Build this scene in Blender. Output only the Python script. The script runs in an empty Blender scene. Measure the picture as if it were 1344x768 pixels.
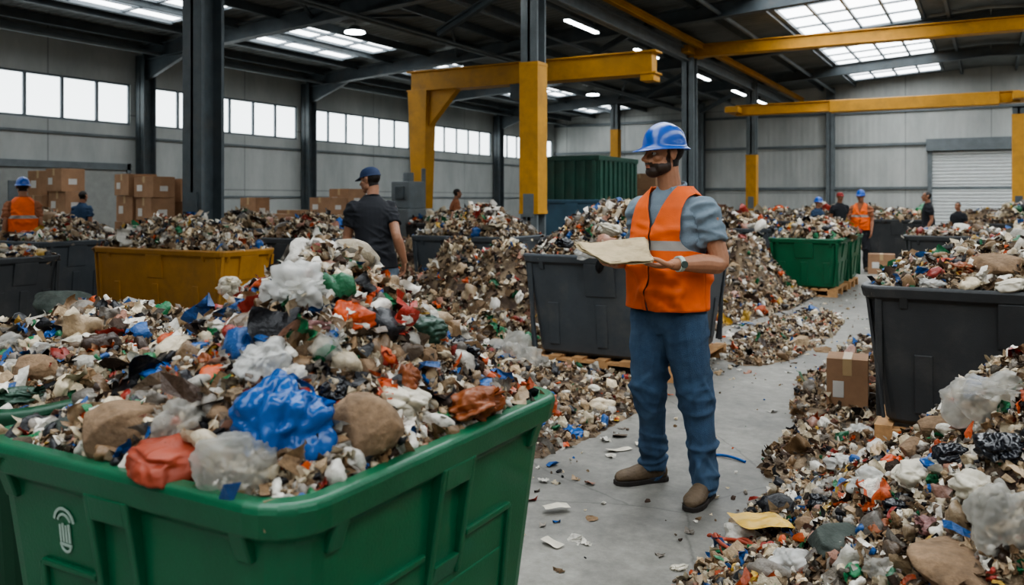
import bpy, bmesh, math, time
import numpy as np
from mathutils import Vector, Matrix
T0=time.time()
PHI=math.radians(29.3); F=1120.0; CH=1.5; HOR=262.0
SP,CP=math.sin(PHI),math.cos(PHI)
def at(px,d):
    lat=(px-672)/F*d
    return (-SP*d+CP*lat, CP*d+SP*lat)
def gnd(px,py,z=0):
    return at(px,(CH-z)*F/(py-HOR))
def c(r,g,b):
    def f(v):
        v/=255.0
        return v/12.92 if v<=0.04045 else ((v+0.055)/1.055)**2.4
    return (f(r),f(g),f(b))
scene=bpy.context.scene
coll=scene.collection
# ---------------------------------------------------------------- noise
def _h(ix,iy,iz,seed):
    n=(ix.astype(np.uint32)*np.uint32(374761393))^(iy.astype(np.uint32)*np.uint32(668265263))^(iz.astype(np.uint32)*np.uint32(2246822519))^np.uint32((seed*97531+7)&0xffffffff)
    n=(n^(n>>np.uint32(13)))*np.uint32(1274126177)
    n=(n^(n>>np.uint32(15)))*np.uint32(2654435761)
    return ((n>>np.uint32(8))&np.uint32(0xffffff)).astype(np.float64)/16777215.0
def vn(P,seed=0):
    P=np.asarray(P,dtype=np.float64)
    i=np.floor(P).astype(np.int64)+10000
    f=P-np.floor(P); u=f*f*(3-2*f)
    r=0
    for dx in (0,1):
        for dy in (0,1):
            for dz in (0,1):
                w=(u[:,0] if dx else 1-u[:,0])*(u[:,1] if dy else 1-u[:,1])*(u[:,2] if dz else 1-u[:,2])
                r=r+w*_h(i[:,0]+dx,i[:,1]+dy,i[:,2]+dz,seed)
    return r
def fbm(P,seed=0,o=3):
    a=1.0;s=0;t=0;P=np.asarray(P,float)
    for k in range(o):
        s=s+a*vn(P*(2.03**k),seed+k*13);t+=a;a*=.5
    return s/t
def ridge(P,seed=0):
    return 1-np.abs(2*vn(P,seed)-1)
def fold(V,seed,n,amp,wid):
    r=np.random.default_rng(seed);k=np.zeros(len(V))
    for i in range(n):
        p=r.normal(size=3);p/=np.linalg.norm(p);o=r.uniform(-.75,.75);q=r.normal(size=3);q/=np.linalg.norm(q)
        d=V@p-o+.12*np.sin(3*(V@q)+r.random()*6);msk=np.clip((V@q)*1.6+.6,0,1);w=wid*r.uniform(.5,1.5)
        k+=amp*r.uniform(-1,.8)*np.clip(1-np.abs(d)/w,0,1)*msk
    return k
# ---------------------------------------------------------------- materials
def newmat(name):
    m=bpy.data.materials.new(name);m.use_nodes=True
    nt=m.node_tree
    return m,nt,nt.nodes['Principled BSDF']
MATS={}
def M(name,col,rough=.6,metal=0,var=.15,vs=6,bump=.0,bs=40,attr=None,coat=0,emit=0,dirt=None,dirtamt=.5):
    if name in MATS:return MATS[name]
    m,nt,b=newmat(name);N=nt.nodes;L=nt.links
    tc=N.new('ShaderNodeTexCoord')
    nz=N.new('ShaderNodeTexNoise');nz.inputs['Scale'].default_value=vs;nz.inputs['Detail'].default_value=6;nz.inputs['Roughness'].default_value=.65
    L.new(tc.outputs['Object'],nz.inputs['Vector'])
    rp=N.new('ShaderNodeMapRange');rp.inputs[1].default_value=.3;rp.inputs[2].default_value=.7
    rp.inputs[3].default_value=1-var;rp.inputs[4].default_value=1+var
    L.new(nz.outputs['Fac'],rp.inputs[0])
    mx=N.new('ShaderNodeMix');mx.data_type='RGBA';mx.blend_type='MULTIPLY';mx.inputs[0].default_value=1
    if attr:
        a=N.new('ShaderNodeAttribute');a.attribute_name=attr;L.new(a.outputs['Color'],mx.inputs[6])
    else: mx.inputs[6].default_value=(*col,1)
    L.new(rp.outputs[0],mx.inputs[7])
    out=mx.outputs[2]
    if dirt:
        n2=N.new('ShaderNodeTexNoise');n2.inputs['Scale'].default_value=vs*.45;n2.inputs['Detail'].default_value=9;n2.inputs['Roughness'].default_value=.7
        L.new(tc.outputs['Object'],n2.inputs['Vector'])
        r2=N.new('ShaderNodeMapRange');r2.inputs[1].default_value=.5;r2.inputs[2].default_value=.72;r2.inputs[3].default_value=0;r2.inputs[4].default_value=dirtamt
        L.new(n2.outputs['Fac'],r2.inputs[0])
        m2=N.new('ShaderNodeMix');m2.data_type='RGBA';L.new(r2.outputs[0],m2.inputs[0]);L.new(out,m2.inputs[6]);m2.inputs[7].default_value=(*dirt,1)
        out=m2.outputs[2]
    L.new(out,b.inputs['Base Color'])
    b.inputs['Roughness'].default_value=rough;b.inputs['Metallic'].default_value=metal
    if coat: b.inputs['Coat Weight'].default_value=coat
    if emit:
        b.inputs['Emission Color'].default_value=(*col,1);b.inputs['Emission Strength'].default_value=emit
    if bump:
        n3=N.new('ShaderNodeTexNoise');n3.inputs['Scale'].default_value=bs;n3.inputs['Detail'].default_value=5
        L.new(tc.outputs['Object'],n3.inputs['Vector'])
        bp=N.new('ShaderNodeBump');bp.inputs['Strength'].default_value=bump;bp.inputs['Distance'].default_value=.01
        L.new(n3.outputs['Fac'],bp.inputs['Height']);L.new(bp.outputs[0],b.inputs['Normal'])
    MATS[name]=m;return m
def film_mat(name,col,rough=.22,alpha=1.0,bs=22,st=.6,trl=.2):
    if name in MATS:return MATS[name]
    m,nt,b=newmat(name);N=nt.nodes;L=nt.links
    tc=N.new('ShaderNodeTexCoord')
    nz=N.new('ShaderNodeTexNoise');nz.inputs['Scale'].default_value=bs;nz.inputs['Detail'].default_value=3;nz.inputs['Distortion'].default_value=1.2
    nz.noise_type='RIDGED_MULTIFRACTAL'
    L.new(tc.outputs['Object'],nz.inputs['Vector'])
    bp=N.new('ShaderNodeBump');bp.inputs['Strength'].default_value=st;bp.inputs['Distance'].default_value=.007
    L.new(nz.outputs['Fac'],bp.inputs['Height']);L.new(bp.outputs[0],b.inputs['Normal'])
    n2=N.new('ShaderNodeTexNoise');n2.inputs['Scale'].default_value=bs*.5;n2.inputs['Detail'].default_value=4;L.new(tc.outputs['Object'],n2.inputs['Vector'])
    rp=N.new('ShaderNodeMapRange');rp.inputs[1].default_value=.35;rp.inputs[2].default_value=.65;rp.inputs[3].default_value=.74;rp.inputs[4].default_value=1.05
    L.new(n2.outputs['Fac'],rp.inputs[0])
    mx=N.new('ShaderNodeMix');mx.data_type='RGBA';mx.blend_type='MULTIPLY';mx.inputs[0].default_value=1;mx.inputs[6].default_value=(*col,1)
    L.new(rp.outputs[0],mx.inputs[7]);L.new(mx.outputs[2],b.inputs['Base Color'])
    b.inputs['Roughness'].default_value=rough
    if alpha<1:
        ra=N.new('ShaderNodeMapRange');ra.inputs[1].default_value=.3;ra.inputs[2].default_value=.7;ra.inputs[3].default_value=max(0,alpha-.25);ra.inputs[4].default_value=min(1,alpha+.25)
        L.new(nz.outputs['Fac'],ra.inputs[0]);L.new(ra.outputs[0],b.inputs['Alpha'])
    if trl:
        tr=N.new('ShaderNodeBsdfTranslucent');L.new(mx.outputs[2],tr.inputs[0]);L.new(bp.outputs[0],tr.inputs['Normal'])
        ms=N.new('ShaderNodeMixShader');ms.inputs[0].default_value=trl;out=N['Material Output']
        L.new(b.outputs[0],ms.inputs[1]);L.new(tr.outputs[0],ms.inputs[2]);L.new(ms.outputs[0],out.inputs[0])
    MATS[name]=m;return m
m_debris=M('debris',(1,1,1),rough=.85,var=.35,vs=60,attr='Col',bump=.5,bs=160)
m_dplast=M('debris_plastic',(1,1,1),rough=.3,var=.15,vs=40,attr='Col',bump=.5,bs=90)
# ---------------------------------------------------------------- mesh helpers
def obj(name,me,loc=(0,0,0),rotz=0,parent=None,mats=()):
    o=bpy.data.objects.new(name,me);coll.objects.link(o);o.location=loc;o.rotation_euler=(0,0,rotz)
    if me is not None:
        for m in mats: me.materials.append(m)
    if parent: o.parent=parent
    return o
def np_mesh(name,V,T,C=None,mi=None,smooth=None):
    me=bpy.data.meshes.new(name)
    n=len(T)
    me.vertices.add(len(V));me.vertices.foreach_set('co',np.ascontiguousarray(V,dtype=np.float32).ravel())
    me.loops.add(n*3);me.loops.foreach_set('vertex_index',np.ascontiguousarray(T,dtype=np.int32).ravel())
    me.polygons.add(n);me.polygons.foreach_set('loop_start',np.arange(0,n*3,3,dtype=np.int32))
    if mi is not None: me.polygons.foreach_set('material_index',np.ascontiguousarray(mi,dtype=np.int32))
    me.update(calc_edges=True)
    if smooth is not None: me.polygons.foreach_set('use_smooth',np.ascontiguousarray(smooth,dtype=bool))
    if C is not None:
        a=me.color_attributes.new('Col','FLOAT_COLOR','POINT')
        a.data.foreach_set('color',np.concatenate([C,np.ones((len(C),1))],1).astype(np.float32).ravel())
    me.update()
    return me
def ico(sub):
    bm=bmesh.new();bmesh.ops.create_icosphere(bm,subdivisions=sub,radius=1)
    V=np.array([v.co[:] for v in bm.verts]);T=np.array([[v.index for v in f.verts] for f in bm.faces]);bm.free();return V,T
ICO={k:ico(k) for k in (1,2,3,4,5)}
def grid_tmpl(nx,ny):
    xs,ys=np.meshgrid(np.linspace(-1,1,nx),np.linspace(-1,1,ny),indexing='ij')
    V=np.stack([xs.ravel(),ys.ravel(),np.zeros(nx*ny)],1)
    T=[]
    for i in range(nx-1):
        for j in range(ny-1):
            a=i*ny+j;T+= [[a,a+ny,a+ny+1],[a,a+ny+1,a+1]]
    return V,np.array(T)
def variants():
    out={'chunk':[],'flake':[],'strip':[],'lump':[],'crush':[],'film':[]}
    r=np.random.default_rng(5)
    for k in range(8):
        V,T=ICO[1];V=V*(.5+.95*r.random((len(V),1)))*np.array([1,.55+.3*r.random(),.35+.4*r.random()]);out['chunk'].append((V,T))
    for k in range(6):
        V,T=ICO[2];V=V*(.6+.7*r.random((len(V),1)))*np.array([1,.75,.55]);out['lump'].append((V,T))
    for k in range(6):
        V,T=ICO[3];V=V*(1+.6*(fbm(V*1.4+k*5,k,2)-.5)+fold(V,k,12,.3,.35))[:,None]*np.array([1,.75,.5]);out['crush'].append((V,T))
    for k in range(6):
        V,T=grid_tmpl(4,4);V=V.copy();V[:,2]=r.normal(0,.28,len(V));V[:,:2]+=r.normal(0,.2,(len(V),2));V[:,1]*=.5+.4*r.random();out['flake'].append((V,T))
    for k in range(6):
        V,T=grid_tmpl(9,9);V=V.copy();V[:,2]=(fbm(V*1.6+k*7,k,3)-.5)*1.6+fold(V,k+3,6,.35,.3);V[:,:2]*=(1+.5*(vn(V*1.5+k,k)-.5))[:,None];V[:,1]*=.75;out['film'].append((V,T))
    for k in range(5):
        V,T=grid_tmpl(6,2);V=V.copy();V[:,1]*=.22;ph=r.random()*6
        V[:,2]=.35*np.sin(V[:,0]*2.5+ph)+r.normal(0,.05,len(V));V[:,1]+=.4*np.cos(V[:,0]*2+ph)
        out['strip'].append((V,T))
    return out
VAR=variants()
def randrot(n,r,flat=False):
    if flat:
        a=r.random(n)*6.283;t=r.normal(0,.25,n)
        ca,sa=np.cos(a),np.sin(a)
        Rz=np.zeros((n,3,3));Rz[:,0,0]=ca;Rz[:,0,1]=-sa;Rz[:,1,0]=sa;Rz[:,1,1]=ca;Rz[:,2,2]=1
        Rx=np.zeros((n,3,3));Rx[:,0,0]=1;Rx[:,1,1]=np.cos(t);Rx[:,1,2]=-np.sin(t);Rx[:,2,1]=np.sin(t);Rx[:,2,2]=np.cos(t)
        return Rz@Rx
    q=r.normal(size=(n,4));q/=np.linalg.norm(q,axis=1,keepdims=True);w,x,y,z=q.T
    return np.stack([np.stack([1-2*(y*y+z*z),2*(x*y-z*w),2*(x*z+y*w)],1),np.stack([2*(x*y+z*w),1-2*(x*x+z*z),2*(y*z-x*w)],1),np.stack([2*(x*z-y*w),2*(y*z+x*w),1-2*(x*x+y*y)],1)],1)
PAL=np.array([c(214,198,170),c(178,154,124),c(130,104,76),c(72,54,42),c(134,126,116),c(230,224,212),c(32,32,36),c(200,90,44),c(42,92,155),c(38,112,72),c(158,54,42),c(200,162,74),c(166,124,106),c(102,86,70)])
PW=np.array([.19,.19,.17,.12,.09,.09,.035,.012,.010,.008,.006,.005,.03,.11]);PW/=PW.sum()
PW2=np.array([.13,.09,.08,.05,.08,.23,.10,.055,.065,.045,.025,.015,.04,.03]);PW2/=PW2.sum()
class Acc:
    def __init__(s): s.V=[];s.T=[];s.C=[];s.M=[];s.S=[];s.n=0
    def add(s,V,T,C,mi,sm):
        s.V.append(V);s.T.append(T+s.n);s.C.append(C);s.M.append(np.full(len(T),mi));s.S.append(np.full(len(T),sm));s.n+=len(V)
    def scatter(s,kind,pos,size,r,pw=PW,mi=0,flat=False,sm=False):
        var=VAR[kind];n=len(pos)
        if n==0:return
        R=randrot(n,r,flat);col=PAL[r.choice(len(PAL),n,p=pw)]*(.5+.6*r.random((n,1)))
        which=r.integers(0,len(var),n)
        for k,(V,T) in enumerate(var):
            ix=np.where(which==k)[0]
            if len(ix)==0:continue
            W=np.einsum('nij,vj->nvi',R[ix],V)*size[ix,None,None]+pos[ix,None,:]
            TT=(T[None]+(np.arange(len(ix))*len(V))[:,None,None]).reshape(-1,3)
            s.add(W.reshape(-1,3),TT,np.repeat(col[ix],len(V),0),mi,sm)
    def build(s,name,origin):
        V=np.concatenate(s.V)-np.array(origin)
        return np_mesh(name,V,np.concatenate(s.T),np.concatenate(s.C),np.concatenate(s.M),np.concatenate(s.S))
def heap(name,h,dom,res,n,s0,seed,med=.05,thr=.0,origin=None,floor=0.0,inbin=False):
    """one waste heap = rough base surface + thousands of small pieces, in one mesh"""
    r=np.random.default_rng(seed);x0,x1,y0,y1=dom
    nx=int((x1-x0)/res)+2;ny=int((y1-y0)/res)+2
    X,Y=np.meshgrid(np.linspace(x0,x1,nx),np.linspace(y0,y1,ny),indexing='ij');X=X.ravel();Y=Y.ravel()
    Z=h(X,Y);ok=Z>floor+thr
    P=np.stack([X,Y,Z*0],1)
    Z2=Z-s0*.7+(fbm(P/(s0*3),seed,2)-.5)*s0*2.8
    acc=Acc()
    g=np.arange(nx*ny).reshape(nx,ny);a=g[:-1,:-1].ravel();b=g[1:,:-1].ravel();cc=g[1:,1:].ravel();d=g[:-1,1:].ravel()
    T=np.concatenate([np.stack([a,b,cc],1),np.stack([a,cc,d],1)])
    T=T[ok[T].all(axis=1)] if inbin else T[ok[T].any(axis=1)]
    mixv=fbm(P/(s0*4),seed+5,3)[:,None];mixv=np.clip((mixv-.35)*3.3,0,1)
    C=PAL[3]*.7*(1-mixv)+PAL[1]*mixv*.5
    Z2=np.where(ok,Z2,np.minimum(Z2,floor-.01))
    acc.add(np.stack([X,Y,np.maximum(Z2,floor-.02)],1),T,C,0,False)
    def pts(k):
        x=x0+(x1-x0)*r.random(int(k*1.0));y=y0+(y1-y0)*r.random(len(x));z=h(x,y);o=z>floor+thr
        return np.stack([x,y,z],1)[o]
    p=pts(n*.54);p[:,2]+=r.normal(0,s0*.4,len(p));acc.scatter('chunk',p,s0*1.0*np.exp(r.normal(0,.42,len(p))),r)
    p=pts(n*.34);p[:,2]+=r.random(len(p))*s0*.9;acc.scatter('flake',p,s0*1.2*np.exp(r.normal(0,.38,len(p))),r)
    p=pts(n*.06);p[:,2]+=r.random(len(p))*s0*.8;acc.scatter('strip',p,s0*2.4*np.exp(r.normal(0,.4,len(p))),r,pw=PW2,mi=1)
    p=pts(n*med*.7);p[:,2]+=s0*.5;acc.scatter('lump',p,s0*1.8*np.exp(r.normal(0,.35,len(p))),r,pw=PW)
    p=pts(n*med*.5);p[:,2]+=s0*.6;acc.scatter('crush',p,s0*2.4*np.exp(r.normal(0,.38,len(p))),r,pw=PW2,mi=1,sm=True)
    p=pts(n*med*.6);p[:,2]+=s0*.9;acc.scatter('film',p,s0*2.5*np.exp(r.normal(0,.35,len(p))),r,pw=PW2,mi=1,sm=True)
    o=origin or ((x0+x1)/2,(y0+y1)/2,floor)
    me=acc.build(name,o)
    return obj(name,me,o,mats=[m_debris,m_dplast])
class MB:
    def __init__(s): s.v=[];s.f=[];s.m=[]
    def box(s,lo,hi,mi=0,R=None,off=(0,0,0)):
        x0,y0,z0=lo;x1,y1,z1=hi
        pts=[(x0,y0,z0),(x1,y0,z0),(x1,y1,z0),(x0,y1,z0),(x0,y0,z1),(x1,y0,z1),(x1,y1,z1),(x0,y1,z1)]
        s.hexa(pts,mi,R,off)
    def hexa(s,pts,mi=0,R=None,off=(0,0,0)):
        n=len(s.v);o=Vector(off)
        for p in pts:
            p=Vector(p)
            if R: p=R@p
            s.v.append(tuple(p+o))
        for f in ((0,3,2,1),(4,5,6,7),(0,1,5,4),(1,2,6,5),(2,3,7,6),(3,0,4,7)):
            s.f.append([n+i for i in f]);s.m.append(mi)
    def loft(s,rings,mi=0,cap0=True,cap1=True,closed=True):
        n=len(s.v);k=len(rings[0])
        for r in rings: s.v+= [tuple(p) for p in r]
        for i in range(len(rings)-1):
            for j in range(k if closed else k-1):
                a=n+i*k+j;b=n+i*k+(j+1)%k
                s.f.append([a,b,b+k,a+k]);s.m.append(mi)
        if cap0: s.f.append([n+j for j in range(k)][::-1]);s.m.append(mi)
        if cap1: s.f.append([n+(len(rings)-1)*k+j for j in range(k)]);s.m.append(mi)
    def cyl(s,p0,p1,r0,r1=None,n=12,mi=0):
        r1=r0 if r1 is None else r1
        p0=Vector(p0);p1=Vector(p1);d=(p1-p0).normalized();a=d.orthogonal().normalized();b=d.cross(a)
        R=[]
        for p,r in((p0,r0),(p1,r1)):
            R.append([p+(a*math.cos(t)+b*math.sin(t))*r for t in [6.28318*i/n for i in range(n)]])
        s.loft(R,mi)
    def mesh(s,name,smooth=False):
        me=bpy.data.meshes.new(name);me.from_pydata(s.v,[],s.f);me.polygons.foreach_set('material_index',s.m)
        bm=bmesh.new();bm.from_mesh(me);bmesh.ops.recalc_face_normals(bm,faces=bm.faces);bm.to_mesh(me);bm.free()
        if smooth: me.polygons.foreach_set('use_smooth',[True]*len(me.polygons))
        return me
def bevel(o,w,seg=2):
    m=o.modifiers.new('bevel','BEVEL');m.width=w;m.segments=seg;m.limit_method='ANGLE';m.angle_limit=.6;return o
# ================================================================= ROOM
XL,XR,YB,YF=-18.0,18.0,36.25,-9.0
EAVE=5.3;RIDGE=6.45
def roofz(x): return EAVE+(RIDGE-EAVE)*(1-abs(x)/18.0)
def floor_mat():
    m,nt,b=newmat('concrete_floor');N=nt.nodes;L=nt.links
    tc=N.new('ShaderNodeTexCoord')
    def noise(s,d,rg=.6):
        n=N.new('ShaderNodeTexNoise');n.inputs['Scale'].default_value=s;n.inputs['Detail'].default_value=d;n.inputs['Roughness'].default_value=rg;L.new(tc.outputs['Object'],n.inputs['Vector']);return n
    a=noise(.8,9,.68);r=N.new('ShaderNodeValToRGB');r.color_ramp.elements[0].position=.34;r.color_ramp.elements[1].position=.66
    r.color_ramp.elements[0].color=(*c(96,94,89),1);r.color_ramp.elements[1].color=(*c(150,147,139),1);L.new(a.outputs['Fac'],r.inputs[0])
    n2=noise(14,8,.75);r2=N.new('ShaderNodeMapRange');r2.inputs[1].default_value=.3;r2.inputs[2].default_value=.7;r2.inputs[3].default_value=.68;r2.inputs[4].default_value=1.14;L.new(n2.outputs['Fac'],r2.inputs[0])
    mx=N.new('ShaderNodeMix');mx.data_type='RGBA';mx.blend_type='MULTIPLY';mx.inputs[0].default_value=1;L.new(r.outputs[0],mx.inputs[6]);L.new(r2.outputs[0],mx.inputs[7])
    v=N.new('ShaderNodeTexVoronoi');v.feature='DISTANCE_TO_EDGE';v.inputs['Scale'].default_value=.35
    n3=noise(2.5,6);mv=N.new('ShaderNodeMix');mv.data_type='RGBA';mv.inputs[0].default_value=.12;L.new(tc.outputs['Object'],mv.inputs[6]);L.new(n3.outputs['Color'],mv.inputs[7]);
    L.new(mv.outputs[2],v.inputs['Vector'])
    r3=N.new('ShaderNodeMapRange');r3.inputs[1].default_value=0;r3.inputs[2].default_value=.003;r3.inputs[3].default_value=.6;r3.inputs[4].default_value=1;L.new(v.outputs['Distance'],r3.inputs[0])
    m2=N.new('ShaderNodeMix');m2.data_type='RGBA';m2.blend_type='MULTIPLY';m2.inputs[0].default_value=1;L.new(mx.outputs[2],m2.inputs[6]);L.new(r3.outputs[0],m2.inputs[7])
    L.new(m2.outputs[2],b.inputs['Base Color'])
    r4=N.new('ShaderNodeMapRange');r4.inputs[1].default_value=.3;r4.inputs[2].default_value=.7;r4.inputs[3].default_value=.50;r4.inputs[4].default_value=.78;L.new(a.outputs['Fac'],r4.inputs[0]);L.new(r4.outputs[0],b.inputs['Roughness'])
    bp=N.new('ShaderNodeBump');bp.inputs['Strength'].default_value=.3;bp.inputs['Distance'].default_value=.005;L.new(n2.outputs['Fac'],bp.inputs['Height']);L.new(bp.outputs[0],b.inputs['Normal'])
    return m
def wall_mat(name,c1,c2,axis,pitch,ribs=0):
    m,nt,b=newmat(name);N=nt.nodes;L=nt.links
    tc=N.new('ShaderNodeTexCoord');nz=N.new('ShaderNodeTexNoise');nz.inputs['Scale'].default_value=.9;nz.inputs['Detail'].default_value=8;nz.inputs['Roughness'].default_value=.65
    mp=N.new('ShaderNodeMapping');mp.inputs['Scale'].default_value=(1,1,.35);L.new(tc.outputs['Object'],mp.inputs[0]);L.new(mp.outputs[0],nz.inputs['Vector'])
    r=N.new('ShaderNodeValToRGB');r.color_ramp.elements[0].position=.32;r.color_ramp.elements[1].position=.68
    r.color_ramp.elements[0].color=(*c1,1);r.color_ramp.elements[1].color=(*c2,1);L.new(nz.outputs['Fac'],r.inputs[0])
    sx=N.new('ShaderNodeSeparateXYZ');L.new(tc.outputs['Object'],sx.inputs[0])
    def lines(sock,p,w):
        d=N.new('ShaderNodeMath');d.operation='DIVIDE';L.new(sock,d.inputs[0]);d.inputs[1].default_value=p
        f=N.new('ShaderNodeMath');f.operation='FRACT';L.new(d.outputs[0],f.inputs[0])
        g=N.new('ShaderNodeMath');g.operation='GREATER_THAN';L.new(f.outputs[0],g.inputs[0]);g.inputs[1].default_value=w/p
        q=N.new('ShaderNodeMapRange');q.inputs[3].default_value=.62;q.inputs[4].default_value=1;L.new(g.outputs[0],q.inputs[0]);return q.outputs[0]
    out=r.outputs[0]
    for s,p in ((sx.outputs[axis],pitch),(sx.outputs[2],1.75)):
        mx=N.new('ShaderNodeMix');mx.data_type='RGBA';mx.blend_type='MULTIPLY';mx.inputs[0].default_value=1;L.new(out,mx.inputs[6]);L.new(lines(s,p,.035),mx.inputs[7]);out=mx.outputs[2]
    L.new(out,b.inputs['Base Color']);b.inputs['Roughness'].default_value=.7
    if ribs:
        w=N.new('ShaderNodeMath');w.operation='MULTIPLY';L.new(sx.outputs[axis],w.inputs[0]);w.inputs[1].default_value=28
        s=N.new('ShaderNodeMath');s.operation='SINE';L.new(w.outputs[0],s.inputs[0])
        bp=N.new('ShaderNodeBump');bp.inputs['Strength'].default_value=ribs;bp.inputs['Distance'].default_value=.03;L.new(s.outputs[0],bp.inputs['Height']);L.new(bp.outputs[0],b.inputs['Normal'])
    return m
m_floor=floor_mat()
m_wl=wall_mat('painted_wall',c(156,160,158),c(188,191,188),1,5.65)
m_wb=wall_mat('panel_wall',c(164,167,164),c(192,194,190),0,2.9,.15)
m_roof=wall_mat('roof_sheet',c(100,104,104),c(132,136,134),1,1.9,.6)
m_steel=M('steel_dark',c(76,84,88),rough=.5,metal=.0,var=.25,vs=3,dirt=c(110,98,86),dirtamt=.4)
m_steel2=M('steel_grey',c(108,115,118),rough=.5,metal=.0,var=.2,vs=3)
m_yel=M('crane_yellow',c(198,144,46),rough=.5,var=.15,vs=3,dirt=c(110,86,50),dirtamt=.5)
m_glass=M('window_glow',c(232,240,242),rough=.3,var=0,emit=3.4)
m_sky=M('skylight_glow',c(238,243,246),rough=.3,var=0,emit=6.6)
m_led=M('led_glow',c(244,250,252),rough=.3,var=0,emit=16)
m_frame=M('window_frame',c(104,112,118),rough=.5,var=.1)
def simplebox(name,lo,hi,mat,bev=0):
    lo=Vector(lo);hi=Vector(hi);ce=(lo+hi)/2
    b=MB();b.box(lo-ce,hi-ce);o=obj(name,b.mesh(name),ce,mats=[mat])
    if bev: bevel(o,bev)
    return o
simplebox('floor',(XL-.3,YF-.3,-.2),(XR+.3,YB+.3,0),m_floor)
WB,WT=3.28,4.27
BAY=5.65;B0=36.25
pil=[B0-BAY*k for k in range(0,9)]
mb=MB()
mb.box((-.15,YF,0),(.15,YB,WB));mb.box((-.15,YF,WT),(.15,YB,EAVE+.1))
for y in pil: mb.box((-.15,y-.28,WB),(.15,y+.28,WT))
obj('wall_left',mb.mesh('wall_left'),(XL-.15,0,0),mats=[m_wl])
simplebox('wall_right',(XR,YF,0),(XR+.3,YB,EAVE+.1),m_wl)
for nm,y in (('wall_back',YB),('wall_front',YF-.3)):
    mb=MB();pr=[(XL,0),(XR,0),(XR,EAVE),(0,RIDGE),(XL,EAVE)]
    mb.loft([[(x,0,z) for x,z in pr],[(x,.3,z) for x,z in pr]]);obj(nm,mb.mesh(nm),(0,y,0),mats=[m_wb])
k=1
for i in range(len(pil)-1):
    y1=pil[i]-.28;y0=pil[i+1]+.28
    if y0<YF: continue
    g=MB();npan=6;g.box((-.02,y0,WB),(.02,y1,WT),1)
    for t in range(npan+1):
        yy=y0+(y1-y0)*t/npan;g.box((-.05,yy-.035,WB),(.07,yy+.035,WT),0)
    for zz in (WB,WT-.05): g.box((-.05,y0,zz),(.08,y1,zz+.05),0)
    obj('window_%d'%k,g.mesh('window'),(XL-.1,0,0),mats=[m_frame,m_glass]);k+=1
mb=MB()
mb.loft([[(XL-.3,y,EAVE),(0,y,RIDGE),(XR+.3,y,EAVE),(XR+.3,y,EAVE+.15),(0,y,RIDGE+.15),(XL-.3,y,EAVE+.15)] for y in (YF-.3,YB+.3)])
obj('ceiling',mb.mesh('ceiling'),mats=[m_roof])
mb=MB()
for z,w in ((EAVE-.16,.1),(WB-.32,.05),(1.55,.03)): mb.box((0,YF,z),(w,YB,z+.09 if z>5 else z+.05))
obj('trim_1',mb.mesh('trim'),(XL,0,0),mats=[m_steel2])
mb=MB()
for z in (1.9,3.6,4.9): mb.box((XL,-.1,z),(XR,0,z+.1))
obj('trim_2',mb.mesh('trim'),(0,YB,0),mats=[m_steel2])
def skylight(x0,x1,y0,y1,nb):
    s=MB()
    def q(xa,xb,ya,yb,t,off,mi):
        s.hexa([(xa,ya,roofz(xa)-off-t),(xb,ya,roofz(xb)-off-t),(xb,yb,roofz(xb)-off-t),(xa,yb,roofz(xa)-off-t),(xa,ya,roofz(xa)-off),(xb,ya,roofz(xb)-off),(xb,yb,roofz(xb)-off),(xa,yb,roofz(xa)-off)],mi)
    q(x0,x1,y0,y1,.02,.0,1)
    for i in range(nb+1):
        y=y0+(y1-y0)*i/nb;q(x0,x1,y-.03,y+.03,.07,.0,0)
    for f in (.25,.5,.75): q(x0+(x1-x0)*f-.03,x0+(x1-x0)*f+.03,y0,y1,.08,.0,0)
    q(x0-.05,x0+.05,y0,y1,.1,.0,0);q(x1-.05,x1+.05,y0,y1,.1,.0,0)
    obj('skylight',s.mesh('skylight'),mats=[m_frame,m_sky])
skylight(-4.6,-1.55,-8,35.2,34)
skylight(1.65,4.5,-8,35.2,26)
skylight(9.5,12,-8,35,26)
for i in range(7):
    y=pil[i+1]+1.0
    skylight(-15.7,-13.5,y,y+3.7,3)
def ibeam(mb,p0,p1,h,w,mi=0,t=.03):
    p0=Vector(p0);p1=Vector(p1);d=p1-p0;L=d.length;x=d.normalized()
    y=Vector((0,0,1)).cross(x)
    if y.length<.01: y=Vector((1,0,0))
    y.normalize();z=x.cross(y);R=Matrix((x,y,z)).transposed()
    mb.box((0,-w/2,h/2-t),(L,w/2,h/2),mi,R,p0);mb.box((0,-w/2,-h/2),(L,w/2,-h/2+t),mi,R,p0);mb.box((0,-t/2,-h/2),(L,t/2,h/2),mi,R,p0)
for y in pil:
    if y<YF or y>YB-.5: continue
    r=MB()
    ibeam(r,(XL+.1,y,EAVE-.28),(0,y,RIDGE-.28),.36,.22);ibeam(r,(0,y,RIDGE-.28),(XR-.1,y,EAVE-.28),.36,.22)
    r.hexa([(XL+.1,y-.05,EAVE-.9),(XL+.35,y-.05,EAVE-.9),(XL+1.7,y-.05,EAVE-.4),(XL+.1,y-.05,EAVE-.4),(XL+.1,y+.05,EAVE-.9),(XL+.35,y+.05,EAVE-.9),(XL+1.7,y+.05,EAVE-.4),(XL+.1,y+.05,EAVE-.4)])
    ibeam(r,(-9.3,y,4.7),(-7,y,5.75),.14,.12)
    for s in (-1,1): ibeam(r,(-12.5,y,5.35),(-11.0,y+s*2.7,5.75),.06,.06)
    obj('roof_rafter',r.mesh('rafter'),mats=[m_steel])
mb=MB()
for x in list(np.arange(-17.2,0,1.25))+list(np.arange(.8,17.5,1.25)):
    if -4.6<x<-1.6 or 1.6<x<4.6: continue
    mb.box((x-.04,YF,roofz(x)-.18),(x+.04,YB,roofz(x)-.0))
obj('roof_purlins',mb.mesh('purlins'),mats=[m_steel])
mb=MB()
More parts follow.
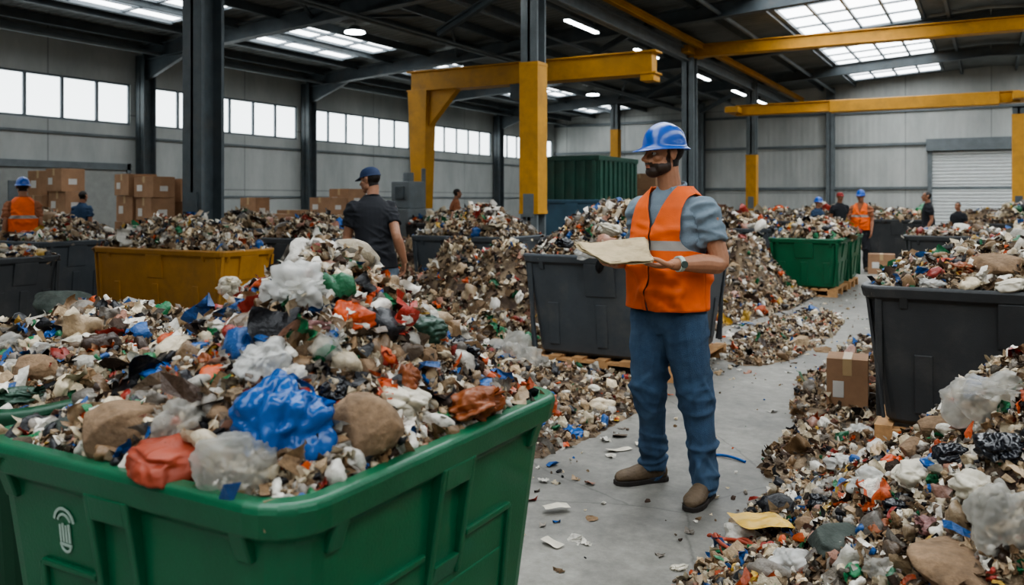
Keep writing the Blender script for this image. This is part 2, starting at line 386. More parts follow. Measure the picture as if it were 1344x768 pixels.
for x,z,r in ((-17.2,4.95,.05),(-11.4,5.25,.04),(-11.2,5.25,.03),(-5.4,5.75,.05),(-9.0,5.3,.03)): mb.cyl((x,YF+.4,z),(x,YB-.4,z),r,n=10)
obj('overhead_pipes',mb.mesh('pipes',True),mats=[m_steel2])
for y in pil[1:]:
    if y<YF: continue
    b=MB();ibeam(b,(0,0,0),(0,0,EAVE-.35),.34,.3);obj('wall_column',b.mesh('pilaster'),(XL+.2,y,0),mats=[m_steel])
for x in (-14.9,-10.9,-5.6,2.2,6):
    b=MB();ibeam(b,(0,0,0),(0,0,roofz(x)-.1),.3,.3);obj('wall_column',b.mesh('pilaster'),(x,YB-.18,0),mats=[m_steel2])
def column(x,y,w,top,yl=None,base=m_steel):
    b=MB();ibeam(b,(0,0,0),(0,0,top),w,w*.95,0,t=.05)
    b.box((-w*.8,-w*.8,0),(w*.8,w*.8,.04))
    b.box((-w*.5,-w*.5,top-.04),(w*.5,w*.5,top))
    if yl:
        z0,z1=yl;b.box((-w*.53,-w*.53,z0),(w*.53,w*.53,z1),1)
        b.box((-w*.55,-w*.55,z0),(w*.55,w*.55,z0+.06),1);b.box((-w*.55,-w*.55,z1-.06),(w*.55,w*.55,z1),1)
    b.box((-w*.3,-w*.56,1.2),(w*.3,-w*.5,1.6))
    obj('steel_column',b.mesh('column'),(x,y,0),0,mats=[base,m_yel])
x,y=at(267,12.0);column(x,y,.40,roofz(x)-.3)
x,y=at(700,15.0);column(x,y,.34,roofz(x)-.3,yl=(1.25,3.9),base=m_steel2)
x,y=at(905,22.7);column(x,y,.34,roofz(x)-.3,base=m_steel2)
x,y=at(987,28.7);column(x,y,.32,roofz(x)-.3,yl=(1.0,3.0),base=m_steel2)
x,y=at(808,33);column(x,y,.30,roofz(x)-.3,yl=(2.8,4.2),base=m_steel2)
x,y=at(1337,23);column(x,y,.3,4.0,yl=(.1,3.8),base=m_steel)
column(7,27,.34,roofz(7)-.3,base=m_steel2)
mb=MB();ibeam(mb,(-7,YF+.4,5.3),(-7,YB-.5,5.3),.3,.2,0)
mb.box((-7.06,YF+.4,5.45),(-6.94,YB-.5,5.5),0)
obj('crane_runway',mb.mesh('runway'),mats=[m_steel2])
mb=MB();ibeam(mb,(-6.6,YF+.4,5.5),(-6.6,YB-.5,5.5),.16,.12,0)
obj('runway_cable_rail',mb.mesh('rail'),mats=[m_yel])
mb=MB();ibeam(mb,(7,YF+.4,5.3),(7,YB-.5,5.3),.3,.2,0);obj('crane_runway',mb.mesh('runway'),mats=[m_steel2])
def bridge(y,x0,x1,z,h,w,thick=None):
    b=MB();b.box((x0,y-w/2,z-h/2),(x1,y+w/2,z+h/2))
    b.box((x0,y-w*.75,z+h/2),(x1,y+w*.75,z+h/2+.03));b.box((x0,y-w*.75,z-h/2-.03),(x1,y+w*.75,z-h/2))
    for xe in (x0,x1): b.box((xe-.2,y-.7,z-h*.4),(xe+.2,y+.7,z+h*.3))
    if thick: b.box((thick,y-w*.8,z-h*.75),(x1-.5,y+w*.8,z+h*.6))
    o=obj('bridge_crane',b.mesh('bridge'),mats=[m_yel]);bevel(o,.02)
bridge(22.1,-7,7,5.42,.26,.24)
bridge(27.0,-7,.7,4.3,.26,.26,thick=-4.2)
gy=17.2
b=MB();xg=-12.2
b.box((xg-.2,gy-.16,4.18),(-6.2,gy+.16,4.6));b.box((xg-.3,gy-.22,4.6),(-6.1,gy+.22,4.64));b.box((xg-.3,gy-.22,4.14),(-6.1,gy+.22,4.18))
b.hexa([(xg-.12,gy-.18,.2),(xg+.16,gy-.18,.2),(xg+.16,gy+.18,.2),(xg-.12,gy+.18,.2),(xg-.26,gy-.22,4.15),(xg+.30,gy-.22,4.15),(xg+.30,gy+.22,4.15),(xg-.26,gy+.22,4.15)])
b.hexa([(xg+.2,gy-.1,3.3),(xg+.3,gy-.1,3.3),(xg+.3,gy+.1,3.3),(xg+.2,gy+.1,3.3),(xg+.2,gy-.1,4.15),(xg+1.1,gy-.1,4.15),(xg+1.1,gy+.1,4.15),(xg+.2,gy+.1,4.15)])
b.box((xg-.35,gy-.9,.0),(xg+.35,gy+.9,.2))
b.box((-6.45,gy-.2,4.0),(-6.15,gy+.2,4.14),0)
b.box((-9.6,gy-.2,3.8),(-9.0,gy+.2,4.15),1);b.cyl((-9.3,gy,3.8),(-9.3,gy,3.3),.02,n=8,mi=1)
o=obj('gantry_crane',b.mesh('gantry'),mats=[m_yel,m_steel]);bevel(o,.02)
for y in (6.5,9.6,12.7,16.6,20.5,25.2,29.6,33.0):
    b=MB();b.box((-.07,-.8,0),(.07,.8,.05),0);b.box((-.05,-.78,-.03),(.05,.78,0),1)
    for t in (-.6,.6): b.cyl((0,t,.05),(0,t,roofz(-7.6)-5.2),.008,n=6,mi=0)
    obj('led_strip_light',b.mesh('led'),(-7.6,y,5.2),mats=[m_steel2,m_led])
for y in (6.4,10.9,15.4,19.9,24.4,28.9):
    b=MB();b.cyl((0,0,.0),(0,0,.03),.24,.22,20,1);b.cyl((0,0,.03),(0,0,.16),.24,.09,20,0);b.cyl((0,0,.16),(0,0,roofz(-12.8)-5.35),.012,n=6,mi=0)
    obj('high_bay_lamp',b.mesh('highbay'),(-12.8,y,5.35),mats=[m_steel2,m_led])
m_door=M('door_white',c(226,229,228),rough=.5,var=.06)
b=MB();dx0,dx1=-1.95,1.5;nz=26
for i in range(nz):
    z=3.35*i/nz;b.hexa([(dx0,0,z),(dx1,0,z),(dx1,.06,z),(dx0,.06,z),(dx0,-.02,z+3.35/nz*.5),(dx1,-.02,z+3.35/nz*.5),(dx1,.06,z+3.35/nz),(dx0,.06,z+3.35/nz)])
b.box((dx0-.15,-.12,0),(dx0,.05,3.5),1);b.box((dx1,-.12,0),(dx1+.15,.05,3.5),1);b.box((dx0-.2,-.25,3.35),(dx1+.2,.05,3.8),1)
obj('door_1',b.mesh('door'),(0,YB-.07,0),mats=[m_door,m_steel2])
b=MB();y0=10.2
b.box((0,y0,0),(.06,y0+1.5,2.2),0);b.box((0,y0+1.55,0),(.06,y0+3.0,2.2),0)
for a,bb in ((y0-.1,y0),(y0+3,y0+3.1)): b.box((0,a,0),(.1,bb,2.35),1)
b.box((0,y0-.1,2.2),(.1,y0+3.1,2.35),1)
b.box((.06,y0+.2,1.2),(.08,y0+.6,1.9),1)
obj('door_2',b.mesh('door'),(XL+.02,0,0),mats=[M('door_cream',c(150,152,148),var=.1),m_steel2])
print('room',time.time()-T0)
# ================================================================= BINS
def rr(w,d,r,z,n=5):
    pts=[]
    for cx,cy,a0 in ((w/2-r,d/2-r,0),(-w/2+r,d/2-r,90),(-w/2+r,-d/2+r,180),(w/2-r,-d/2+r,270)):
        for i in range(n+1):
            a=math.radians(a0+90*i/n);pts.append((cx+r*math.cos(a),cy+r*math.sin(a),z))
    return pts
def bin_mesh(W,D,H,taper=.86,r=.1,rich=False,lip=.075,legs=.0):
    b=MB();z0=legs
    def off(z): return taper+(1-taper)*((z-z0)/(H-z0))
    def R(z,o,rad=None): return rr(W*off(z)+2*o-.06,D*off(z)+2*o-.06,max(.02,(rad or r)+o*.6),z)
    rings=[R(z0+.0,-.03),R(z0+.03,0),R(H*.35,0),R(H*.6,0),R(H-lip-.02,0),R(H-lip-.015,.004),R(H-lip,.022),R(H-lip+.004,.03),R(H-.018,.036),R(H-.004,.03),R(H,.02),R(H,-.012),R(H-.01,-.02),R(H-.03,-.024),R(H*.5,-.03),R(z0+.06,-.03)]
    b.loft(rings)
    faces=[('x',1),('x',-1),('y',1),('y',-1)]
    def P(face,u,z,o):
        ax,s=face
        if ax=='x': return (s*((W*off(z)-.06)/2+o),u*s,z)
        return (-u*s,s*((D*off(z)-.06)/2+o),z)
    def rib(face,u0,u1,za,zb,ob,ot):
        b.hexa([P(face,u0,za,-.01),P(face,u1,za,-.01),P(face,u1,za,ob),P(face,u0,za,ob),P(face,u0,zb,-.01),P(face,u1,zb,-.01),P(face,u1,zb,ot),P(face,u0,zb,ot)])
    for fc in faces:
        L=(D if fc[0]=='x' else W)
        for u in (-.36*L,.36*L): rib(fc,u-.022,u+.022,H-lip-.06,H-lip+.01,.012,.03)
        if rich:
            for u in (-.075,.055): rib(fc,u,u+.02,H*.60,H-lip+.01,.012,.034)
            rib(fc,-.06,.06,H-lip-.05,H-lip+.01,.03,.034)
            rib(fc,-.055,.055,H*.60,H*.66,.004,.018)
            for u in (-.27*L,.27*L): rib(fc,u-.011,u+.011,H*.12,H*.70,.012,.012)
            rib(fc,-.27*L,.27*L,H*.12,H*.14,.012,.012)
            rib(fc,-.27*L,-.09,H*.69,H*.71,.012,.012);rib(fc,.09,.27*L,H*.69,H*.71,.012,.012)
            rib(fc,-.25*L,.25*L,H*.15,H*.58,.004,.004)
        else:
            for u in (-.3*L,0,.3*L): rib(fc,u-.05,u+.05,H*.10,H*.52,.014,.014)
            rib(fc,-.14,.14,H*.60,H-lip,.012,.03)
            for u in (-.44*L,.44*L): rib(fc,u-.02,u+.02,H*.05,H-lip,.01,.01)
    return b.mesh('bin')
def mkbin(name,x0,x1,y0,y1,z0,top,mat,rich=False,taper=.86):
    W=x1-x0;D=y1-y0
    o=obj(name,bin_mesh(W,D,top-z0,taper,rich=rich),((x0+x1)/2,(y0+y1)/2,z0),mats=[mat])
    bevel(o,.005,2)
    return o
m_green=M('green_plastic',c(14,92,60),rough=.38,var=.14,vs=5,dirt=c(48,92,72),dirtamt=.4,bump=.12,bs=150,coat=.1)
m_dgreen=M('dark_green_plastic',c(10,66,42),rough=.42,var=.10,vs=5,bump=.1,bs=150)
m_grey=M('grey_plastic',c(74,79,84),rough=.5,var=.15,vs=4,dirt=c(116,112,104),dirtamt=.4,bump=.15,bs=120)
m_black=M('black_plastic',c(57,59,61),rough=.48,var=.15,vs=4,dirt=c(104,100,94),dirtamt=.4,bump=.15,bs=120)
m_mustard=M('mustard_plastic',c(158,112,40),rough=.5,var=.2,vs=3,dirt=c(96,72,42),dirtamt=.7)
m_bluebin=M('bluegrey_plastic',c(72,102,120),rough=.5,var=.15,vs=3,dirt=c(90,96,98),dirtamt=.4)
m_wood=M('pallet_wood',c(182,140,96),rough=.8,var=.3,vs=9,bump=.4,bs=30)
m_card=M('cardboard',c(158,124,96),rough=.85,var=.2,vs=3,bump=.1,bs=20)
m_tape=M('box_tape',c(180,154,116),rough=.4,var=.05)
m_label=M('box_label',c(205,202,196),rough=.6,var=.05)
def pallet(x0,x1,y0,y1,h=.13):
    b=MB();W=x1-x0;D=y1-y0
    for i in range(7):
        u=-W/2+(W-.1)*i/6;b.box((u,-D/2,h-.02),(u+.1,D/2,h))
    for v in (-D/2,-.05,D/2-.1):
        b.box((-W/2,v,h-.04),(W/2,v+.1,h-.02));b.box((-W/2,v,0),(W/2,v+.1,.02))
        for u in (-W/2,-.07,W/2-.14): b.box((u,v,.02),(u+.14,v+.1,h-.04))
    obj('wooden_pallet',b.mesh('pallet'),((x0+x1)/2,(y0+y1)/2,0),mats=[m_wood])
def binheap(name,x0,x1,y0,y1,top,H,res,n,s0,seed,px=0,py=0,edge=.30,cone=1.35,**kw):
    cx,cy=(x0+x1)/2,(y0+y1)/2;hx,hy=(x1-x0)/2-.045,(y1-y0)/2-.045
    def h(x,y):
        u=(x-cx)/hx;v=(y-cy)/hy
        e=np.clip((1-np.abs(u)**3),0,1)*np.clip((1-np.abs(v)**3),0,1)
        r=np.sqrt((u-px)**2+(v-py)**2)
        P=np.stack([x*4,y*4,x*0+seed],1)
        z=top-.05+H*np.clip(e,0,1)**.6*(edge+(1-edge)*np.clip(1-r/cone,0,1))+(fbm(P,seed,3)-.5)*.16*np.minimum(1,e*3)*min(1,H/.4)+.03*np.minimum(1,e*6)
        return np.where((np.abs(u)<1)&(np.abs(v)<1),z,-5)
    heap(name,h,(x0+.04,x1-.04,y0+.04,y1-.04),res,n,s0,seed,floor=top-.30,inbin=True,**kw)
    return h
GX0,GX1,GY0,GY1,GT=-2.21,-1.13,1.17,2.36,.92
gb=mkbin('waste_bin',GX0,GX1,GY0,GY1,0,GT,m_green,rich=True,taper=.84)
hA=binheap('waste_heap',GX0,GX1,GY0,GY1,GT,.46,.011,20000,.0112,21,px=-.05,py=.28,edge=.2,cone=1.2,med=.075)
m_logo=M('logo_white',c(165,185,173),rough=.5,var=.05)
lg=MB()
def arcstrip(cx,cz,r,a0,a1,w,n=14):
    rings=[]
    for i in range(n+1):
        a=math.radians(a0+(a1-a0)*i/n)
        rings.append([(cx+(r-w/2)*math.cos(a),0,cz+(r-w/2)*math.sin(a)),(cx+(r+w/2)*math.cos(a),0,cz+(r+w/2)*math.sin(a)),(cx+(r+w/2)*math.cos(a),.002,cz+(r+w/2)*math.sin(a)),(cx+(r-w/2)*math.cos(a),.002,cz+(r-w/2)*math.sin(a))])
    lg.loft(rings)
arcstrip(0,.01,.036,10,170,.007);arcstrip(0,.008,.024,20,160,.006)
for i in range(4): lg.box((-.020+i*.011,0,-.035),(-.013+i*.011,.002,.006+.004*(i%2)))
lg.box((-.022,0,-.045),(.022,.002,-.038));arcstrip(0,-.04,.018,190,350,.006)
wallz=.74;offs=.84+.16*(wallz/GT)
lo=obj('logo',lg.mesh('logo'),(-.20,-((GY1-GY0)*offs-.06)/2-.004,wallz),parent=gb,mats=[m_logo]);lo.rotation_euler=(math.radians(5.9),0,0)
mkbin('waste_bin',-3.42,-2.30,1.32,2.62,0,.92,m_dgreen,rich=True,taper=.84)
hB=binheap('waste_heap',-3.42,-2.30,1.32,2.62,.92,.20,.014,11000,.012,22,px=.1,py=.1,med=.07)
pallet(-3.62,-2.2,6.72,8.1);mkbin('waste_bin',-3.68,-2.15,6.68,8.15,.13,1.02,m_grey,taper=.86)
hC=binheap('waste_heap',-3.68,-2.15,6.68,8.15,1.02,.5,.025,7500,.018,23,px=-.1)
pallet(-.62,1.0,5.62,7.0);mkbin('waste_bin',-.70,1.05,5.56,7.05,.13,.98,m_black,taper=.88)
hD=binheap('waste_heap',-.70,1.05,5.56,7.05,.98,.32,.022,8500,.0155,24,px=.3)
pallet(-3.0,-2.05,13.8,14.9);pallet(-3.0,-2.05,15.2,16.2)
mkbin('waste_bin',-3.08,-1.98,13.7,14.95,.13,.90,m_green);binheap('waste_heap',-3.08,-1.98,13.7,14.95,.9,.28,.04,2200,.024,25)
mkbin('waste_bin',-3.08,-1.98,15.15,16.4,.13,.90,m_green);binheap('waste_heap',-3.08,-1.98,15.15,16.4,.9,.28,.04,2000,.024,26)
def cbin(px,d,W,D,top,mat,hh,seed,n=2600,s0=.024,name='waste_bin'):
    x,y=at(px,d);x0,x1,y0,y1=x-W/2,x+W/2,y-D/2,y+D/2
    mkbin(name,x0,x1,y0,y1,0,top,mat)
    binheap('waste_heap',x0,x1,y0,y1,top,hh,.04 if d<13 else .06,n,s0,seed)
cbin(412,12.0,1.35,1.2,.98,m_grey,.34,31)
cbin(628,12.2,1.6,1.2,1.0,m_grey,.42,32,3200)
cbin(-6,10.2,1.3,.9,.84,m_black,.05,33)
cbin(70,12.4,1.2,1.1,.92,m_grey,.12,34)
cbin(1262,12.6,1.5,1.2,.98,m_black,.10,35)
cbin(1395,11.5,1.3,1.2,1.0,m_black,.40,36)
cbin(1020,20.5,1.6,1.2,1.0,m_black,.28,37,1600,.032)
cbin(975,16.0,1.3,1.2,.98,m_grey,.28,38,1800,.03)
cbin(1345,18,1.5,1.2,1.0,m_black,.4,39,1400,.035)
cbin(1180,22,1.6,1.2,1.0,m_black,.22,40,1400,.035)
cbin(320,15.5,1.5,1.2,1.0,m_grey,.30,41,1800,.03)
cbin(590,18.5,1.6,1.2,1.0,m_black,.2,42,1400,.035)
cbin(880,17.5,1.5,1.2,1.0,m_grey,.3,43,1500,.035)
cbin(1085,27,1.8,1.2,1.0,m_grey,.3,44,900,.045)
cbin(50,15.5,2.0,1.2,1.0,m_grey,.3,45,1800,.03)
cbin(480,22,1.8,1.2,1.0,m_grey,.3,47,1200,.04)
cbin(930,27,1.8,1.2,1.0,m_grey,.4,48,900,.045)
mkbin('waste_bin',-10.15,-7.75,6.95,7.85,0,.90,m_mustard,taper=.92)
binheap('waste_heap',-10.15,-7.75,6.95,7.85,.90,.36,.03,5500,.021,46,edge=.6)
mkbin('waste_skip',-8.5,-6.95,16.3,17.6,0,1.5,m_bluebin,taper=.9)
b=MB();W,D,H=1.9,2.6,2.6
b.box((-W/2,-D/2,.15),(W/2,D/2,H));b.box((-W/2-.05,-D/2-.05,H-.12),(W/2+.05,D/2+.05,H));b.box((-W/2-.05,-D/2-.05,.1),(W/2+.05,D/2+.05,.28))
for u in np.linspace(-W/2+.1,W/2-.1,7): b.box((u-.05,-D/2-.05,.25),(u+.05,-D/2,H-.1))
for v in np.linspace(-D/2+.1,D/2-.1,9): b.box((W/2,v-.06,.25),(W/2+.05,v+.06,H-.1));b.box((-W/2-.05,v-.06,.25),(-W/2,v+.06,H-.1))
for u in (-W/2+.1,W/2-.3):
    for v in (-D/2+.1,D/2-.3): b.box((u,v,0),(u+.2,v+.2,.15))
obj('green_container',b.mesh('container'),(-9.45,20.8,0),mats=[M('container_green',c(52,92,78),rough=.55,var=.2,vs=2,dirt=c(80,80,64),dirtamt=.5)])
def cbox(name,x,y,z,w,d,h,rot=0,parent=None):
    b=MB();b.box((-w/2,-d/2,0),(w/2,d/2,h),0);b.box((-.03,-d/2-.002,h*.7),(.03,d/2+.002,h+.002),1);b.box((-.03,-d/2,h-.01),(.03,d/2,h+.003),1)
    b.box((-w*.35,-d/2-.003,h*.3),(-w*.08,-d/2,h*.6),2);b.box((w/2,-.1,h*.3),(w/2+.003,.08,h*.55),2)
    o=obj(name,b.mesh('carton'),(x,y,z),rot,parent,mats=[m_card,m_tape,m_label]);bevel(o,.006);return o
def stack(px,d,nx,ny,nz,w=.55,h=.42,seed=0):
    r=np.random.default_rng(seed);X,Y=at(px,d);e=bpy.data.objects.new('cardboard_box_stack',None);coll.objects.link(e);e.location=(X,Y,0)
    pallet(X-nx*w/2,X+nx*w/2,Y-ny*w/2,Y+ny*w/2,.13)
    for i in range(nx):
        for j in range(ny):
            top=nz-(1 if r.random()<.4 else 0);z=.13
            for k in range(top):
                hk=h*r.uniform(.8,1.15);ww=w*r.uniform(.8,.97)
                cbox('box_%d_%d_%d'%(i,j,k),(i-(nx-1)/2)*w+r.normal(0,.02),(j-(ny-1)/2)*w+r.normal(0,.02),z,ww,ww*r.uniform(.8,1),hk-.005,r.normal(0,.07),e);z+=hk
stack(208,16.5,2,2,4,.6,.46,1);stack(375,16.5,1,2,4,.6,.4,2);stack(428,18,2,2,4,.6,.38,3);stack(75,17.5,2,1,4,.62,.5,4);stack(345,19.5,2,1,3,.6,.5,6)
stack(845,25,1,1,4,1.1,.55,5)
bx,by=gnd(1113,538);cbox('cardboard_box',bx,by,0,.27,.30,.385,.1)
bx,by=at(1157,17.3);cbox('cardboard_box',bx,by,0,.5,.4,.4,.1)
bx,by=at(352,13.5);cbox('cardboard_box',bx,by,0,.6,.5,.62,.1)
b=MB();b.box((-.35,-.5,0),(.35,.5,1.3));b.box((-.25,-.3,1.3),(.25,.3,1.9));b.cyl((0,0,1.9),(0,0,2.1),.12);b.box((-.4,-.55,.5),(-.35,.2,1.1),1);b.cyl((.2,.3,1.3),(.2,.3,2.2),.05);b.box((-.12,-.35,1.5),(.12,-.3,1.8),1)
mx_,my_=at(536,19.0);o=obj('baling_machine',b.mesh('machine'),(mx_,my_,0),mats=[m_steel2,m_steel]);bevel(o,.02)
print('bins',time.time()-T0)
# ================================================================= FLOOR PILES
def gauss(cx,cy,sx,sy,H,p=1.0): return lambda x,y:H*np.exp(-(((x-cx)/sx)**2+((y-cy)/sy)**2)**p)
def pile(name,gs,dom,res,n,s0,seed,thr=.03,**kw):
    def h(x,y):
        z=0
        for g in gs: z=z+g(x,y)
        P=np.stack([x*2.5,y*2.5,x*0+seed],1)
        return z*(.66+.68*fbm(P,seed,3))+ (fbm(P*2.3,seed+3,2)-.55)*.12*np.minimum(1,z*4)
    heap(name,h,dom,res,n,s0,seed,thr=thr,**kw)
    return h
hR=pile('waste_pile',[gauss(.60,3.25,.80,1.15,1.15),gauss(-.05,4.3,.56,.65,.26),gauss(-.48,3.2,.36,.75,.10),gauss(1.3,4.4,1.0,.8,.5)],(-1.25,2.6,1.5,5.45),.016,44000,.0130,51,thr=.03,med=.065)
hP2=pile('waste_pile',[gauss(-.92,7.4,.30,1.1,.17),gauss(-.62,9.0,.4,.9,.28),gauss(-.80,5.2,.28,.55,.10)],(-1.6,.3,4.4,11),.03,6500,.0165,52,thr=.02)
x,y=at(590,10.4)
pile('waste_pile',[gauss(x,y,.75,.7,.75),gauss(x+.9,y-.4,.6,.7,.62),gauss(-4.5,8.3,.45,.8,.5),gauss(-4.3,7.0,.4,.8,.2)],(x-1.8,-3.75,5.4,y+1.6),.035,11000,.023,53)
x,y=at(978,13.0)
pile('waste_pile',[gauss(x,y,.55,1.1,.85),gauss(x+.05,y-2.0,.5,1.4,.13),gauss(x-.7,y-.3,.7,1.0,.5)],(x-1.8,x+.9,y-4.9,y+2.2),.045,8000,.023,54,thr=.03)
x,y=at(1420,15)
pile('waste_pile',[gauss(x,y,1.3,1.3,.9)],(x-2.3,x+2.5,y-2.3,y+2.5),.08,2600,.035,55)
for i,(px,d,s,H) in enumerate(((960,24,1.3,.9),(1070,29,1.6,.9),(1190,26,1.0,1.0),(1045,18.5,.6,.5),(640,16,1.2,1.1),(700,22,1.4,1.0),(250,14.2,.9,1.1),(470,15.5,.9,.8),(345,17.5,1.0,1.1),(130,14.2,.8,1.15),(900,30,1.6,1.2),(1290,27,1.6,1.1),(1150,29.5,1.5,1.2),(540,14.5,.8,.9))):
    x,y=at(px,d)
    pile('waste_pile',[gauss(x,y,s,s*.9,H)],(x-s*1.8,x+s*1.8,y-s*1.7,y+s*1.7),.08,2400,.034,60+i)
pile('waste_litter',[gauss(-2.75,5.6,.42,.9,.10),gauss(-3.0,4.6,.52,.8,.10),gauss(-1.95,9.8,.35,1.6,.10),gauss(-3.7,5.9,.8,.6,.28)],(-4.6,-1.3,3.3,12),.03,17000,.015,71,thr=.018,med=.07)
def litter():
    r=np.random.default_rng(90);acc=Acc();n=12000
    x=-4.6+7*r.random(n);y=1.8+14*r.random(n)**1.3
    d=np.exp(-((x+3.0)/.78)**2)*.95*(y>2.8)+np.exp(-((x+.42)/.62)**2)*.95+.05+np.exp(-((x+1.6)/1.0)**2)*.14*(y>7)
    k=r.random(n)<d;x=x[k];y=y[k];n=len(x)
    s=.0095*np.exp(r.normal(0,.5,n));P=np.stack([x,y,s*.35],1);h=n//2
    acc.scatter('chunk',P[:h],s[:h],r);q=P[h:].copy();q[:,2]=.006
    acc.scatter('flake',q,s[h:]*1.6,r,pw=(PW+PW2)/2,flat=True)
    k=300;x=-4.3+7*r.random(k);y=3+9*r.random(k);w=(x<-2.0)|(x>-1.05);x=x[w];y=y[w]
    acc.scatter('film',np.stack([x,y,x*0+.015],1),.03*np.exp(r.normal(0,.35,len(x))),r,pw=PW2,flat=True,mi=1,sm=True)
    obj('floor_litter',acc.build('floor_litter',(-1,6,0)),(-1,6,0),mats=[m_debris,m_dplast])
litter()
print('piles',time.time()-T0)
# ================================================================= HERO ITEMS
def surf(px,py,h,d0=1.2,d1=7):
    d=np.arange(d0,d1,.006);lat=(px-672)/F*d
    x=-SP*d+CP*lat;y=CP*d+SP*lat;z=CH+(HOR-py)/F*d
    g=np.maximum(h(x,y),0) if h else x*0
    i=np.where(z<=g)[0]
    i=i[0] if len(i) else len(d)-1
    return (x[i],y[i],z[i]),d[i]
def blob(name,pos,r,sc,seed,mat,kind):
    V,T=ICO[5] if r>.03 else ICO[4]
    V=V.copy();s=seed*7.31
    if kind=='bag':
        k=1+.8*(fbm(V*1.1+s,seed,2)-.5)+fold(V,seed,14,.28,.28)+fold(V,seed+50,40,.13,.11)+.06*(ridge(V*9+s,seed+5)-.5)
        V=V*k[:,None]*np.array(sc)*r
        if r>.05:
            rg=np.random.default_rng(seed);nn=54;m=9;ang=rg.random()*6.28;td=np.array([math.cos(ang),math.sin(ang),.45]);td/=np.linalg.norm(td)
            a=np.cross(td,[0,0,1]);a/=np.linalg.norm(a);b=np.cross(td,a);tv=[]
            for i in range(m):
                t=i/(m-1);rad=r*(.18+.34*t**1.2)
                for j in range(nn):
                    th=2*math.pi*j/nn;pl=1+.28*t*math.sin(6*th+seed)+.14*t*math.sin(11*th+seed*2)
                    tv.append((td*r*(.62+.42*t+.05*t*math.sin(3*th+seed))+(a*math.cos(th)*rad+b*math.sin(th)*rad*.4)*pl)*np.array([1,1,.8]))
            tt=[]
            for i in range(m-1):
                for j in range(nn):
                    p=i*nn+j;q=i*nn+(j+1)%nn;tt+=[[p,q,q+nn],[p,q+nn,p+nn]]
            T=np.concatenate([T,np.array(tt)+len(V)]);V=np.vstack([V,np.array(tv)])
    elif kind=='rock':
        k=1+.35*(fbm(V*1.2+s,seed,2)-.5)+.18*(fbm(V*4+s,seed,4)-.5)
        pl=np.random.default_rng(seed).normal(size=(10,3));pl/=np.linalg.norm(pl,axis=1,keepdims=True)
        U=V*k[:,None]
        for p in pl:
            dd=U@p-.74;U=U-np.maximum(dd,0)[:,None]*p*.85
        V=U*np.array(sc)*r
    else:
        k=1+.4*(fbm(V*1.5+s,seed,2)-.5)+.14*(ridge(V*3+s,seed)-.5)+fold(V,seed,10,.1,.2)
        V=np.sign(V)*np.abs(V)**.7;V=V*k[:,None]*np.array(sc)*r
    a=seed*1.7;Rz=np.array([[math.cos(a),-math.sin(a),0],[math.sin(a),math.cos(a),0],[0,0,1]])
    t=.25*math.sin(seed*2.1);Rx=np.array([[1,0,0],[0,math.cos(t),-math.sin(t)],[0,math.sin(t),math.cos(t)]])
    V=V@(Rz@Rx).T
    me=np_mesh(name,V,T,None,None,np.ones(len(T),bool));return obj(name,me,pos,mats=[mat])
BM={'white':film_mat('bag_white',c(230,229,224),.24,.94),'clear':film_mat('bag_clear',c(218,216,208),.12,.52,st=.9,trl=.25),'blue':film_mat('bag_blue',c(28,96,172),.22,1),
'orange':film_mat('bag_orange',c(206,82,30),.35,trl=.1),'green':film_mat('bag_green',c(28,112,66),.3),'dgreen':film_mat('bag_dgreen',c(40,70,54),.35,trl=0),'black':film_mat('bag_black',c(24,26,32),.22,trl=0),
'brown':film_mat('plastic_brown',c(150,84,46),.35),'yellow':film_mat('sheet_yellow',c(206,164,48),.45,trl=0),'red':film_mat('plastic_red',c(158,68,44),.5,trl=0),'cream':film_mat('paper_cream',c(210,202,184),.7,trl=0),'pink':film_mat('plastic_pink',c(140,100,96),.5,trl=0)}
RK={'tan':M('rock_tan',c(132,108,84),rough=.9,var=.45,vs=16,bump=1,bs=34,dirt=c(70,56,44),dirtamt=.85),'dark':M('rock_dark',c(60,68,62),rough=.8,var=.4,vs=14,bump=1,bs=30,dirt=c(104,104,98),dirtamt=.4)}
def it(px,py,w,hh,kind,col,h,seed,nm=None,flat=None,lift=.2):
    p,d=surf(px,py+hh*.15,h);r=w/2/F*d
    asp=min(1.2,max(.35,hh/w)) if flat is None else flat
    mat=RK[col] if kind=='rock' else BM[col]
    names={'bag':'plastic_bag','rock':'rock','slab':'plastic_scrap'}
    blob(nm or names[kind],(p[0],p[1],p[2]+r*lift*asp),r*(1.04 if kind!='rock' else 1.1),(1,.85,asp*.95),seed,mat,kind)
A=hA
